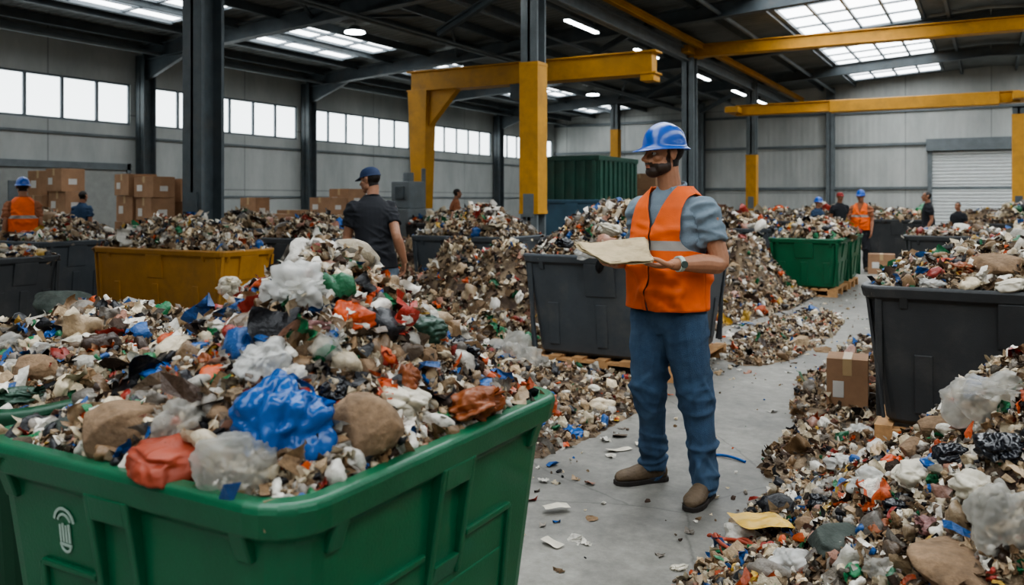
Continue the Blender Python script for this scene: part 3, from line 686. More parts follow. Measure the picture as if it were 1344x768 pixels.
L_=[(393,378,88,64,'bag','white'),(351,468,84,52,'bag','white'),(672,484,108,108,'bag','clear'),(369,556,124,118,'bag','blue'),(188,436,90,50,'bag','blue'),(185,410,66,40,'bag','white'),
(160,560,108,84,'rock','tan'),(478,562,104,84,'rock','tan'),(232,600,108,44,'slab','red'),(312,608,104,84,'bag','clear'),(240,553,68,60,'bag','clear'),(110,527,70,56,'bag','white'),(90,567,60,46,'rock','dark'),
(457,418,50,42,'bag','orange'),(485,384,40,22,'bag','orange'),(440,380,44,34,'bag','green'),(268,412,50,28,'bag','orange'),(562,433,52,36,'bag','dgreen'),(600,465,66,48,'bag','black'),(617,533,82,38,'bag','brown'),
(523,527,78,42,'bag','cream'),(436,513,46,36,'bag','black'),(153,490,76,52,'bag','black'),(345,430,50,44,'bag','clear'),(530,498,40,38,'bag','brown'),(516,463,38,24,'rock','tan'),(234,505,46,36,'bag','red'),
(578,548,26,18,'slab','green'),(288,440,34,26,'bag','green'),(355,428,30,30,'bag','white'),(555,468,36,32,'rock','tan'),(425,455,56,42,'bag','clear'),(60,548,44,26,'bag','pink'),(325,405,34,22,'bag','black'),(250,470,40,24,'bag','cream'),(500,440,28,22,'bag','blue'),(305,500,30,22,'bag','green'),(300,375,36,26,'bag','cream'),(560,498,26,20,'bag','blue'),(225,465,42,28,'bag','clear'),(480,480,36,26,'rock','tan'),(400,495,30,22,'bag','brown'),(290,540,44,30,'rock','tan'),(450,588,46,26,'bag','clear'),(335,380,40,28,'bag','white'),(420,430,40,26,'bag','pink'),(275,475,40,26,'bag','brown'),(195,520,48,30,'bag','clear'),(210,490,40,26,'bag','blue'),(590,505,40,28,'bag','cream'),(320,460,34,26,'bag','orange'),(470,530,44,28,'bag','clear'),(500,505,30,22,'bag','orange'),(385,510,34,26,'bag','white'),(545,540,30,22,'rock','tan')]
for i,(px,py,w,hh,k,cl) in enumerate(L_): it(px,py,w,hh,k,cl,A,100+i)
for i,(px,py,w,hh,k,cl) in enumerate([(86,402,80,54,'rock','dark'),(42,487,56,46,'rock','tan'),(14,455,46,36,'bag','clear'),(95,455,40,26,'bag','cream'),(70,440,26,18,'bag','blue'),(28,520,50,24,'bag','dgreen'),(20,475,30,20,'bag','black'),(60,460,36,24,'bag','white')]): it(px,py,w,hh,k,cl,hB,160+i)
for i,(px,py,w,hh,k,cl) in enumerate([(1298,525,108,72,'bag','clear'),(1322,678,84,98,'bag','clear'),(1100,710,84,54,'rock','dark'),(1190,556,66,46,'bag','white'),(1140,632,58,44,'bag','white'),(1255,600,50,38,'bag','black'),(1255,745,130,64,'rock','tan'),(1185,668,46,28,'bag','black'),(1205,625,62,34,'bag','cream'),(1240,608,40,22,'bag','blue'),(1060,600,42,26,'bag','cream'),(1165,745,52,32,'bag','clear'),(1320,590,62,38,'bag','black'),(1080,660,34,24,'bag','black'),(1045,740,62,32,'bag','white'),(1150,690,40,30,'bag','brown'),(1285,640,62,42,'bag','cream'),(1225,690,42,28,'bag','pink'),(1110,610,52,30,'bag','white'),(1200,590,44,30,'rock','tan'),(1060,690,34,22,'rock','tan'),(1130,570,42,28,'bag','white'),(1230,560,50,34,'rock','tan'),(1175,610,34,24,'bag','orange'),(1090,640,38,24,'bag','clear'),(1020,665,36,22,'bag','cream')]): it(px,py,w,hh,k,cl,hR,200+i)
for i,(px,py,w,hh,k,cl) in enumerate([(1310,345,70,26,'rock','tan'),(1262,352,34,18,'bag','brown'),(1225,372,30,16,'bag','white'),(1325,375,40,18,'slab','cream')]): it(px,py,w,hh,k,cl,hD,240+i)
for i,(px,py,w,hh,k,cl) in enumerate([(770,330,34,18,'bag','white'),(800,300,30,16,'bag','cream'),(740,318,24,14,'bag','black')]): it(px,py,w,hh,k,cl,hC,250+i,)
for i,(px,py,w,hh,k,cl) in enumerate([(748,571,38,16,'bag','blue'),(760,548,40,22,'bag','cream'),(840,535,20,10,'bag','white'),(890,745,22,10,'bag','cream'),(1000,735,28,18,'bag','blue')]): it(px,py,w,hh,k,cl,None,260+i)
def sheet(name,px,py,w,d,z,mat,rot,amp,seed,h=None):
    p,_=surf(px,py,h);V,T=grid_tmpl(24,24);V=V.copy()*np.array([w/2,d/2,1]);V[:,2]=(fbm(V*9+seed,seed,3)-.5)*amp+amp*.5+z
    obj(name,np_mesh(name,V,T,None,None,np.ones(len(T),bool)),p,rot,mats=[mat])
sheet('yellow_sheet',998,706,.21,.20,.05,BM['yellow'],PHI+.25,.05,3,hR)
sheet('yellow_sheet',798,553,.15,.10,.01,BM['yellow'],.3,.02,4)
sheet('paper_scrap',730,672,.13,.06,.0,BM['cream'],.8,.05,5);sheet('paper_scrap',725,716,.10,.05,.0,BM['cream'],-.3,.04,6);sheet('paper_scrap',845,585,.10,.06,.0,BM['cream'],.5,.03,8);sheet('paper_scrap',812,592,.16,.05,.0,BM['cream'],.9,.03,9)
def ribbon(name,pts,w,mat):
    cu=bpy.data.curves.new(name,'CURVE');cu.dimensions='3D';sp=cu.splines.new('NURBS');sp.points.add(len(pts)-1);sp.use_endpoint_u=True;sp.order_u=3
    for q,p in zip(sp.points,pts): q.co=(*p,1)
    cu.bevel_depth=w;cu.bevel_resolution=3;cu.resolution_u=10
    o=bpy.data.objects.new(name,cu);coll.objects.link(o);cu.materials.append(mat);return o
ribbon('plastic_tape',[(*gnd(940,599),.008),(*gnd(955,601),.02),(*gnd(978,608),.008)],.008,BM['blue'])
r=np.random.default_rng(3);pts=[]
for i in range(26):
    t=i/25;a=t*16;px=970+42*math.cos(a)*(.5+.5*t);py=742+14*math.sin(a*1.1)
    X,Y=gnd(px,py);pts.append((X,Y,.05+.05*r.random()))
ribbon('red_strap',pts,.008,BM['red'])
print('items',time.time()-T0)
# ================================================================= PEOPLE
def nrm(v): v=np.array(v,float);return v/np.linalg.norm(v)
def catmull(P,k):
    P=np.array(P,float)
    if len(P)<3: k=max(k,2)
    Q=np.vstack([2*P[0]-P[1],P,2*P[-1]-P[-2]]);out=[]
    for i in range(1,len(Q)-2):
        for j in range(k):
            t=j/k;out.append(.5*((2*Q[i])+(-Q[i-1]+Q[i+1])*t+(2*Q[i-1]-5*Q[i]+4*Q[i+1]-Q[i+2])*t*t+(-Q[i-1]+3*Q[i]-3*Q[i+1]+Q[i+2])*t**3))
    out.append(P[-1]);return np.array(out)
class Body:
    def __init__(s): s.v=[];s.f=[];s.n=0
    def _add(s,V,Fc):
        s.v.append(np.array(V));s.f+=[[i+s.n for i in q] for q in Fc];s.n+=len(V)
    def ell(s,ce,rad,ax=None,sub=3):
        V,T=ICO[sub];V=V*np.array(rad)
        if ax is not None: V=V@np.array(ax)
        s._add(V+np.array(ce),T.tolist())
    def tube(s,P,rad,k=4,n=14,balls=True):
        PR=catmull([list(p)+[r] for p,r in zip(P,rad)],k);P=PR[:,:3];R=PR[:,3]
        t=np.gradient(P,axis=0);t/=np.linalg.norm(t,axis=1,keepdims=True)
        a=np.cross(t[0],[0,0,1]);a=a if np.linalg.norm(a)>.1 else np.cross(t[0],[1,0,0]);a/=np.linalg.norm(a)
        V=[];an=np.arange(n)*2*math.pi/n
        for i in range(len(P)):
            a=a-t[i]*np.dot(a,t[i]);a/=np.linalg.norm(a);b=np.cross(t[i],a)
            V.append(P[i]+R[i]*(np.cos(an)[:,None]*a+np.sin(an)[:,None]*b))
        V=np.vstack(V+[P[:1],P[-1:]]);m=len(P);Fc=[]
        for i in range(m-1):
            for j in range(n): Fc.append([i*n+j,i*n+(j+1)%n,(i+1)*n+(j+1)%n,(i+1)*n+j])
        for j in range(n): Fc.append([m*n,(j+1)%n,j]);Fc.append([m*n+1,(m-1)*n+j,(m-1)*n+(j+1)%n])
        s._add(V,Fc)
        if balls: s.ell(P[0],[R[0]]*3,sub=2);s.ell(P[-1],[R[-1]]*3,sub=2)
    def rings(s,rg):
        n=len(rg[0]);V=np.vstack(rg+[np.mean(rg[0],0)[None],np.mean(rg[-1],0)[None]]);m=len(rg);Fc=[]
        for i in range(m-1):
            for j in range(n): Fc.append([i*n+j,i*n+(j+1)%n,(i+1)*n+(j+1)%n,(i+1)*n+j])
        for j in range(n): Fc.append([m*n,(j+1)%n,j]);Fc.append([m*n+1,(m-1)*n+j,(m-1)*n+(j+1)%n])
        s._add(V,Fc)
    def remesh(s,vox,it=2,wr=None):
        me=bpy.data.meshes.new('tmp');me.from_pydata(np.vstack(s.v).tolist(),[],s.f)
        bm=bmesh.new();bm.from_mesh(me);bmesh.ops.recalc_face_normals(bm,faces=bm.faces);bm.to_mesh(me);bm.free()
        o=bpy.data.objects.new('tmp',me);coll.objects.link(o)
        m=o.modifiers.new('r','REMESH');m.mode='VOXEL';m.voxel_size=vox;m.use_smooth_shade=True
        if it: q=o.modifiers.new('s','SMOOTH');q.factor=.5;q.iterations=it
        dg=bpy.context.evaluated_depsgraph_get();dg.update();out=bpy.data.meshes.new_from_object(o.evaluated_get(dg))
        bpy.data.objects.remove(o);out.polygons.foreach_set('use_smooth',[True]*len(out.polygons))
        if wr:
            n=len(out.vertices);V=np.zeros(n*3,np.float32);out.vertices.foreach_get('co',V);V=V.reshape(-1,3).astype(float)
            Nn=np.zeros(n*3,np.float32);out.vertex_normals.foreach_get('vector',Nn);Nn=Nn.reshape(-1,3)
            V=V+Nn*wr(V)[:,None];out.vertices.foreach_set('co',V.astype(np.float32).ravel());out.update()
        return out
def creases(V,pts,spread,amp,cnt,sd_):
    r=np.random.default_rng(sd_);k=np.zeros(len(V))
    for p in pts:
        for i in range(cnt):
            q=p+r.normal(0,1,3)*np.array([.03,.03,spread]);nn_=nrm(r.normal(0,1,3)*np.array([.45,.45,1]));d=(V-q)@nn_
            dist=np.linalg.norm((V-q)*np.array([1,1,.8]),axis=1);w=r.uniform(.010,.018);k+=amp*r.uniform(.4,1)*np.exp(-(d/w)**2)*np.exp(-(dist/r.uniform(.06,.11))**2)
    return k
def interp(tab,z): 
    a=np.array(tab);return [np.interp(z,a[:,0],a[:,i]) for i in range(1,a.shape[1])]
TOR=[(.93,.178,.124),(1.0,.174,.125),(1.1,.170,.124),(1.2,.176,.128),(1.3,.186,.130),(1.38,.184,.126),(1.43,.172,.116),(1.47,.146,.10),(1.50,.112,.086),(1.53,.080,.070)]
def human(name,loc,rotz,facing,pants,shirt,vest=None,hat=None,cap=None,J=None,headface=None,beard=False,vox=.008,skin=c(150,105,80),hair=c(30,24,20),scale=1.0,fat=1.0,boot=c(92,72,52),sleeve=.62,lean=(0,0),seed=1):
    fv=nrm([facing[0],facing[1],0]);lv=np.array([-fv[1],fv[0],0]);up=np.array([0,0,1.])
    B=lambda a,b,z:a*lv+b*fv+z*up
    ln=np.array([lean[0],lean[1],0.])
    D=dict(pel=B(0,0,0),chest=B(0,0,0)+ln*.6,neck=B(0,0,0)+ln,shL=B(.178,0,1.43)+ln,shR=B(-.178,0,1.43)+ln,elL=B(.225,-.03,1.14)+ln*.7,elR=B(-.225,-.03,1.14)+ln*.7,wrL=B(.235,.08,.90)+ln*.5,wrR=B(-.235,.08,.90)+ln*.5,
        hipL=B(.09,0,.90),hipR=B(-.09,0,.90),knL=B(.105,.03,.50),knR=B(-.105,.03,.50),anL=B(.11,-.02,.09),anR=B(-.11,-.02,.09),toeL=B(.25,1,0),toeR=B(-.25,1,0),
        head=B(0,.03,1.685)+ln*1.15,hL=(B(0,.2,-1),-lv,fv,.35,False),hR=(B(0,.2,-1),lv,fv,.35,False))
    if J: D.update({k:(np.array(v,float) if not isinstance(v,tuple) or not isinstance(v[0],(list,tuple,np.ndarray)) else v) for k,v in J.items()})
    e=bpy.data.objects.new(name,None);coll.objects.link(e);e.location=(*loc,0);e.rotation_euler=(0,0,rotz);e.scale=(scale,)*3
    def cen(z):
        return np.array([np.interp(z,[.85,1.25,1.52],[D['pel'][i],D['chest'][i],D['neck'][i]]) for i in range(2)]+[0])
    def ring(z,hw,hd,n=28,g=0.0,ex=2.3):
        an=np.arange(n)*2*math.pi/n;ca,sa=np.cos(an),np.sin(an)
        x=np.sign(ca)*np.abs(ca)**(2/ex)*(hw+g);y=np.sign(sa)*np.abs(sa)**(2/ex)*(hd+g)
        return cen(z)+np.array([0,0,z])+x[:,None]*lv+y[:,None]*fv
    # ---- skin: one continuous surface head+neck+arms+hands+chest core
    S=Body()
    hf=nrm(headface if headface is not None else fv);hl=nrm(np.cross(up,hf));hu=np.cross(hf,hl);ax=np.array([hl,hf,hu]);hc=D['head']
    H_=lambda a,b,u:hc+a*hl+b*hf+u*hu
    S.ell(H_(0,-.012,.03),(.077,.098,.088),ax);S.ell(H_(0,.022,-.04),(.062,.068,.076),ax);S.ell(H_(0,.066,-.094),(.03,.026,.024),ax)
    for s in (-1,1):
        S.ell(H_(s*.046,.012,-.062),(.022,.032,.03),ax,2);S.ell(H_(s*.038,.058,-.022),(.026,.024,.02),ax,2)
        S.ell(H_(s*.03,.077,.026),(.026,.012,.009),ax,2);S.ell(H_(s*.079,-.008,-.004),(.008,.019,.031),ax,2);S.ell(H_(s*.083,-.016,.006),(.008,.014,.02),ax,2)
        S.ell(H_(s*.012,.099,-.032),(.010,.012,.009),ax,2);S.ell(H_(s*.030,.074,.012),(.015,.012,.006),ax,2)
    S.tube([H_(0,.084,.018),H_(0,.100,-.008),H_(0,.116,-.027)],[.010,.010,.011],3,10)
    S.ell(H_(0,.074,-.04),(.04,.03,.03),ax,2)
    S.ell(H_(0,.091,-.057),(.024,.012,.006),ax,2);S.ell(H_(0,.090,-.069),(.021,.012,.007),ax,2)
    if beard:
        S.ell(H_(0,.060,-.088),(.044,.040,.032),ax);S.ell(H_(0,.086,-.049),(.030,.014,.006),ax,2)
        for s in (-1,1): S.ell(H_(s*.044,.03,-.068),(.025,.040,.032),ax)
    nb=cen(1.48)+np.array([0,0,1.46]);S.tube([nb,H_(0,-.02,-.09),H_(0,-.02,-.02)],[.064,.056,.058],4,16)
    S.ell(cen(1.32)+np.array([0,0,1.32]),(.10,.10,.17))
    for sd,s in (('L',1),('R',-1)):
        sh,el,wr=D['sh'+sd],D['el'+sd],D['wr'+sd]
        S.tube([cen(1.40)+np.array([0,0,1.40]),sh,sh*.5+el*.5,el,el*.62+wr*.38,el*.3+wr*.7,wr],[.042,.045*fat,.045*fat,.039*fat,.042*fat,.033*fat,.027],4,14)
        hd_,hn,hs,curl,grip=D['h'+sd];hd_=nrm(hd_);hn=nrm(np.array(hn)-hd_*np.dot(hn,hd_));hs=nrm(np.array(hs)-hd_*np.dot(hs,hd_)-hn*np.dot(hs,hn))
        axh=np.array([hd_,hs,hn])
        S.ell(wr+hd_*.05,(.056,.040,.016),axh);S.ell(wr+hd_*.075,(.032,.042,.014),axh,2);S.ell(wr+hd_*.02,(.035,.028,.018),axh,2);S.ell(wr+hd_*.04+hs*.026+hn*.004,(.034,.016,.016),axh,2)
        for q,(off,Lf) in enumerate(((.031,.074),(.0105,.083),(-.0105,.077),(-.031,.06))):
            p=wr+hd_*(.088-.006*abs(q-1))+hs*off;a=curl*.5;pts=[p-hd_*.02,p];spread=(off*1.2)
            for sg in (.45,.3,.25):
                a+=curl*(1 if sg<.4 else .6);dd=nrm(hd_*math.cos(a)+hn*math.sin(a)+hs*spread);pts.append(pts[-1]+dd*Lf*sg)
            S.tube(pts,[.0095,.0098,.0092,.0085,.0075],3,10)
        tb=wr+hd_*.028+hs*.03
        if grip: pts=[tb,tb+hd_*.03+hs*.024+hn*.012,tb+hd_*.058+hs*.022+hn*.030,tb+hd_*.082+hs*.008+hn*.038]
        else: pts=[tb,tb+hd_*.03+hs*.022,tb+hd_*.058+hs*.030+hn*.008,tb+hd_*.08+hs*.030+hn*.02]
        S.tube(pts,[.013,.0125,.011,.0085],3,10)
    me=S.remesh(min(vox*.5,.006),1)
    n=len(me.vertices);V=np.zeros(n*3,np.float32);me.vertices.foreach_get('co',V);V=V.reshape(-1,3)-hc
    a_,b_,u_=V@hl,V@hf,V@hu
    C=np.tile(np.array(skin),(n,1))*(1+.16*(vn(V*60,3)-.5)+.14*(vn(V*16,5)-.5))[:,None]
    ish=(np.abs(a_)<.12)&(np.abs(b_)<.14)&(u_>-.16)
    face=ish&(b_>.02)
    C[face&(np.abs(u_+.063)<.010)&(b_>.085)&(np.abs(a_)<.024)]=np.array(skin)*np.array([.85,.6,.6])
    ear=(np.abs(a_)>.074)&(b_>-.036)&(b_<.018)&(u_<.036)&(u_>-.05)
    hr=ish&(((b_<.030)&(u_>.02))|((b_<-.018)&(u_>-.070-.15*b_))|((u_>.085)))&~ear
    C[hr]=hair
    C[face&(np.abs(u_-.029)<.006)&(b_>.07)&(np.abs(np.abs(a_)-.03)<.02)]=hair
    if beard:
        jit=.006*(vn(V*140,8)-.5)
        line=-.050+.25*np.clip(.03-b_,0,.05)+jit
        lips=(np.abs(u_+.063)<.008)&(np.abs(a_)<.020)&(b_>.09)
        jaw=u_>-.088-.55*np.clip(b_,0,.1)+jit
        bd=ish&(b_>-.004+jit)&(u_<line)&jaw&~lips
        bd|=ish&(b_>.08)&(u_<-.043+jit)&(np.abs(a_)<.034)&(u_>-.07)&~lips
        bd|=ish&(b_>-.004)&(b_<.020+jit)&(u_<.03)&(u_>-.1)&(np.abs(a_)>.05)&~ear&jaw
        C[bd]=np.array(hair)*.9+np.array(skin)*.07
    at_=me.color_attributes.new('Col','FLOAT_COLOR','POINT');at_.data.foreach_set('color',np.concatenate([C,np.ones((n,1))],1).astype(np.float32).ravel())
    obj('body_skin',me,parent=e,mats=[M('skin',(1,1,1),rough=.52,var=.08,vs=30,attr='Col',bump=.15,bs=220)])
    ev=MB()
    for s in (-1,1):
        for rr_,dz,mi in ((.0115,0,0),(.006,.0072,1)):
            VV,TT=ICO[2];nn=len(ev.v);pc=H_(s*.030,.0715+dz,.002)
            ev.v+=[tuple(pc+v*rr_) for v in VV];ev.f+=[[i+nn for i in t] for t in TT.tolist()];ev.m+=[mi]*len(TT)
    obj('eyes',ev.mesh('eyes',True),parent=e,mats=[M('eye_white',c(190,180,172),rough=.2,var=0),M('eye_dark',c(25,18,14),rough=.1,var=0)])
    # ---- trousers
    P_=Body()
    P_.rings([ring(z,w,d) for z,w,d in ((.80,.12,.09),(.84,.165,.115),(.90,.180,.124),(.97,.170,.116),(1.02,.156,.108))])
    for sd in 'LR':
        hp,kn,an=D['hip'+sd],D['kn'+sd],D['an'+sd]
        P_.tube([hp,hp*.5+kn*.5+fv*.01,kn,kn*.5+an*.5-fv*.012,an*1.0+np.array([0,0,.0]),an-np.array([0,0,.02])],[.104*fat,.096*fat,.077*fat,.072,.068,.073],5,18,balls=False)
        P_.ell(hp,(.10*fat,)*3)
    kzs=[D['knL'],D['knR']];azs=[D['anL'],D['anR']]
    def wrp(V):
        W=V+(fbm(V*4,seed+9,2)[:,None]-.5)*.35
        k=creases(V,kzs,.08,.016,14,seed)+creases(V,[a+np.array([0,0,.08]) for a in azs],.06,.018,14,seed+1)+creases(V,[D['hipL']-np.array([0,0,.06]),D['hipR']-np.array([0,0,.06])],.07,.015,14,seed+2)
        return k-.006+(ridge(W*np.array([5,5,11])+seed,seed)**2-.4)*.007
    obj('trousers',P_.remesh(vox,2,wrp),parent=e,mats=[pants])
    # ---- shirt
    Sh=Body();Sh.rings([ring(z,w*fat**.5,d*fat**.5,g=-.004 if (vest is not None or z>1.0) else .010) for z,w,d in TOR])
    if vest is None: Sh.rings([ring(z,.184*fat**.5,.130*fat**.5,g=.012) for z in (.86,.90,.95,1.0)])
    ce=cen(1.53)+np.array([0,0,1.535]);an=np.linspace(0,2*math.pi,21)[:-1]
    for k in range(20):
        p=ce+.068*math.cos(an[k])*lv+(.068*math.sin(an[k])+.004)*fv
        if vest is not None and math.sin(an[k])>.93: continue
        Sh.ell(p-np.array([0,0,.016*math.sin(an[k])]),(.014,.014,.020 if vest is not None else .010),sub=2)
    for sd in 'LR':
        sh,el=D['sh'+sd],D['el'+sd];en=sh*(1-sleeve)+el*sleeve
        Sh.tube([cen(1.39)+np.array([0,0,1.395]),sh*.75+(cen(1.39)+np.array([0,0,1.39]))*.25,sh-np.array([0,0,.012]),sh*.5+en*.5,en],[.062,.062*fat**.5,.058*fat,.056*fat,.060*fat],5,16,balls=False);Sh.ell(sh-np.array([0,0,.006]),(.057*fat,)*3)
    def wrs(V):
        W=V+(fbm(V*4,seed+9,2)[:,None]-.5)*.3
        mid=[D['shL']*.55+D['elL']*.45,D['shR']*.55+D['elR']*.45,D['shL']-np.array([0,0,.08]),D['shR']-np.array([0,0,.08]),cen(1.1)+np.array([0,0,1.1])-fv*.1,cen(1.0)+np.array([0,0,1.0])-fv*.1+lv*.1]
        return creases(V,mid,.06,.014,12,seed+4)-.004+(ridge(W*np.array([7,7,6])+seed*3,seed)**2-.4)*.006
    obj('shirt',Sh.remesh(vox,2,wrs),parent=e,mats=[shirt])
    # ---- vest
    if vest is not None:
        vb=MB();G=.017;Z=np.concatenate([np.linspace(.925,1.40,40),np.linspace(1.41,1.535,14)])
        def sp(th,z):
            hw,hd=interp(TOR,z);q=(.006 if z<1.15 else .006*max(0,(1.3-z)/.15));hw=hw*fat**.5+G+q;hd=hd*fat**.5+G+q*2
            ca,sa=math.cos(th),math.sin(th);ex=2/2.3
            p=cen(z)+np.array([0,0,z])+math.copysign(abs(ca)**ex,ca)*hw*lv+math.copysign(abs(sa)**ex,sa)*hd*fv;return p,hw
        def ang(aa,z):
            _,hw=sp(0,z);q=min(1,max(0,aa/hw));return math.acos(q**(2.3/2))
        def A_(z):
            if z<1.2: return 9
            return .142+.075*max(0,min(1,(1.30-z)/.10))**2 if z<1.30 else .142
        def panel(f0,f1,m=34):
            rg=[]
            for z in Z: 
                t0,t1=f0(z),f1(z);rg.append([sp(t0+(t1-t0)*j/m,z)[0] for j in range(m+1)])
            rg=np.array(rg);sh_=rg.shape;Q=rg.reshape(-1,3);cz=np.array([cen(z)[:2] for z in Q[:,2]]);out=Q.copy();out[:,:2]-=cz;dn=out[:,:2]/np.linalg.norm(out[:,:2],axis=1,keepdims=True)
            r=np.random.default_rng(seed+8);cp=[np.array([*(cen(zz)[:2]+(lv*r.uniform(-.2,.2)+fv*r.choice([-.15,.15]))[:2]),zz]) for zz in r.uniform(.95,1.35,12)]
            w=creases(Q,cp,.05,.016,6,seed+3)-.002+(ridge(Q*np.array([6,6,4])+seed,seed+2)**2-.4)*.014
            Q[:,:2]+=dn*w[:,None]*np.clip((1.5-Q[:,2])*6,.1,1)[:,None];vb.loft(Q.reshape(sh_).tolist(),cap0=False,cap1=False,closed=False)
        vf=lambda z:.004+max(0,(z-1.33))*.36
        panel(lambda z:ang(A_(z),z),lambda z:ang(vf(z),z))
        panel(lambda z:math.pi-ang(vf(z),z),lambda z:math.pi-ang(A_(z),z))
        panel(lambda z:-ang(A_(z),z),lambda z:-math.pi+ang(A_(z),z),44)
        vm=vb.mesh('vest',True);o=obj('hi_vis_vest',vm,parent=e,mats=[vest]);q=o.modifiers.new('s','SOLIDIFY');q.thickness=.005;q.offset=1
    # ---- boots
    for sd in 'LR':
        an=D['an'+sd];td=nrm([D['toe'+sd][0],D['toe'+sd][1],0]);sdv=np.array([-td[1],td[0],0]);bs=np.array([an[0],an[1],an[2]-.09])
        Bt=Body();rg=[]
        for t,w,hh,zc in ((-.075,.022,.025,.045),(-.065,.036,.042,.052),(-.03,.041,.055,.062),(.02,.041,.055,.062),(.07,.043,.045,.052),(.12,.049,.036,.045),(.165,.046,.030,.042),(.195,.034,.024,.038),(.21,.016,.014,.034)):
            an_=np.arange(16)*2*math.pi/16;rg.append(bs+td*t+np.array([0,0,zc])+(np.cos(an_)*w)[:,None]*sdv+(np.sin(an_)*hh)[:,None]*up)
        Bt.rings(rg);Bt.tube([bs+up*.06,bs+up*.14-td*.01],[.044,.047],3,16,balls=False)
        for t in (.05,.075,.10): Bt.tube([bs+td*t+sdv*.022+up*(.155-t*.9+.0),bs+td*t+up*(.160-t*.9),bs+td*t-sdv*.022+up*(.155-t*.9)],[.004]*3,3,8)
        bm_=Bt.remesh(.005,1,lambda V:(ridge(V*30,5)-.5)*.003);obj('boot_'+sd,bm_,parent=e,mats=[M('boot_%s'%name,boot,rough=.7,var=.25,vs=20,bump=.3,bs=90)])
        so=MB();out=[]
        for t,w in ((-.085,.012),(-.078,.030),(-.05,.041),(0,.040),(.05,.042),(.11,.052),(.16,.051),(.195,.039),(.215,.018)): out.append((t,w))
        pl=[bs+td*t+sdv*w for t,w in out]+[bs+td*t-sdv*w for t,w in out[::-1]]
        so.loft([[p+up*0 for p in pl],[p+up*.024 for p in pl]]);o=obj('sole_'+sd,so.mesh('sole'),parent=e,mats=[M('boot_sole',c(40,34,30),rough=.8)]);bevel(o,.004)
    # ---- headgear
    if hat is not None or cap is not None:
        hm=MB();iscap=cap is not None;Rw,Rd,Hh=(.094,.116,.108) if not iscap else (.085,.105,.085);base=.045 if not iscap else .04;nA=40;rings=[]
        prof=[(0.02,1.0),(.2,.985),(.4,.93),(.6,.83),(.78,.68),(.9,.48),(.97,.25),(1.0,0.0)]
        for r_,z_ in prof:
            row=[]
            for i in range(nA):
                t=2*math.pi*i/nA;ex=0
                if not iscap: ex=.008*max(0,1-abs(r_*math.cos(t))/.14)*(1 if z_>.3 else 0)+.005*max(0,1-abs(abs(r_*math.cos(t))-.42)/.1)*(z_>.3)
                row.append(tuple(H_(Rw*r_*math.cos(t),-.005+Rd*r_*math.sin(t),base+(Hh)*z_+ex)))
            rings.append(row)
        def brim(k,dz,fr):
            row=[]
            for i in range(nA):
                t=2*math.pi*i/nA;s=math.sin(t);fx=max(0,s)**2*fr;wd=k
                row.append(tuple(H_((Rw+wd)*math.cos(t),-.005+(Rd+wd)*s+fx,base+dz-fx*.25)))
            return row
        if iscap: rings+=[brim(.002,-.002,0),brim(.004,-.006,.03),brim(.004,-.01,.065)]
        else: rings+=[brim(.003,-.012,.0),brim(.016,-.018,.012),brim(.02,-.022,.040),brim(.019,-.026,.041)]
        hm.loft(rings,cap0=True,cap1=False);mm=hm.mesh('hat',True);o=obj('hard_hat' if not iscap else 'cap',mm,parent=e,mats=[hat or cap]);q=o.modifiers.new('s','SOLIDIFY');q.thickness=.003;q.offset=-1
        q=o.modifiers.new('ss','SUBSURF');q.levels=1;q.render_levels=1
    return e,D
def vest_mat(name,col):
    m,nt,b=newmat(name);N=nt.nodes;L=nt.links;tc=N.new('ShaderNodeTexCoord');sx=N.new('ShaderNodeSeparateXYZ');L.new(tc.outputs['Object'],sx.inputs[0])
    def band(z,w):
        s=N.new('ShaderNodeMath');s.operation='SUBTRACT';L.new(sx.outputs[2],s.inputs[0]);s.inputs[1].default_value=z
        a=N.new('ShaderNodeMath');a.operation='ABSOLUTE';L.new(s.outputs[0],a.inputs[0]);l=N.new('ShaderNodeMath');l.operation='LESS_THAN';L.new(a.outputs[0],l.inputs[0]);l.inputs[1].default_value=w;return l.outputs[0]
    nz=N.new('ShaderNodeTexNoise');nz.inputs['Scale'].default_value=8;nz.inputs['Detail'].default_value=6;L.new(tc.outputs['Object'],nz.inputs['Vector'])
    rp=N.new('ShaderNodeMapRange');rp.inputs[1].default_value=.3;rp.inputs[2].default_value=.7;rp.inputs[3].default_value=.8;rp.inputs[4].default_value=1.08;L.new(nz.outputs['Fac'],rp.inputs[0])
    mx=N.new('ShaderNodeMix');mx.data_type='RGBA';L.new(band(1.245,.024),mx.inputs[0]);mx.inputs[6].default_value=(*col,1);mx.inputs[7].default_value=(*c(158,154,148),1)
    m2=N.new('ShaderNodeMix');m2.data_type='RGBA';m2.blend_type='MULTIPLY';m2.inputs[0].default_value=1;L.new(mx.outputs[2],m2.inputs[6]);L.new(rp.outputs[0],m2.inputs[7]);L.new(m2.outputs[2],b.inputs['Base Color'])
    b.inputs['Roughness'].default_value=.65
    n3=N.new('ShaderNodeTexNoise');n3.inputs['Scale'].default_value=220;L.new(tc.outputs['Object'],n3.inputs['Vector']);bp=N.new('ShaderNodeBump');bp.inputs['Strength'].default_value=.35;bp.inputs['Distance'].default_value=.003;L.new(n3.outputs['Fac'],bp.inputs['Height']);L.new(bp.outputs[0],b.inputs['Normal'])
    return m
mv=vest_mat('vest_orange',c(234,102,30))
m_jean=M('denim',c(56,80,106),rough=.9,var=.42,vs=6,bump=.6,bs=300,dirt=c(96,118,140),dirtamt=.45);m_shirtg=M('shirt_grey',c(120,135,147),rough=.9,var=.14,vs=10,bump=.4,bs=240)
m_blk=M('shirt_black',c(28,30,36),rough=.85,var=.15,vs=8,bump=.2,bs=150);m_dpant=M('pants_dark',c(32,34,40),rough=.85,var=.15,vs=8);m_jeang=M('denim_grey',c(92,105,118),rough=.85,var=.25,vs=8)
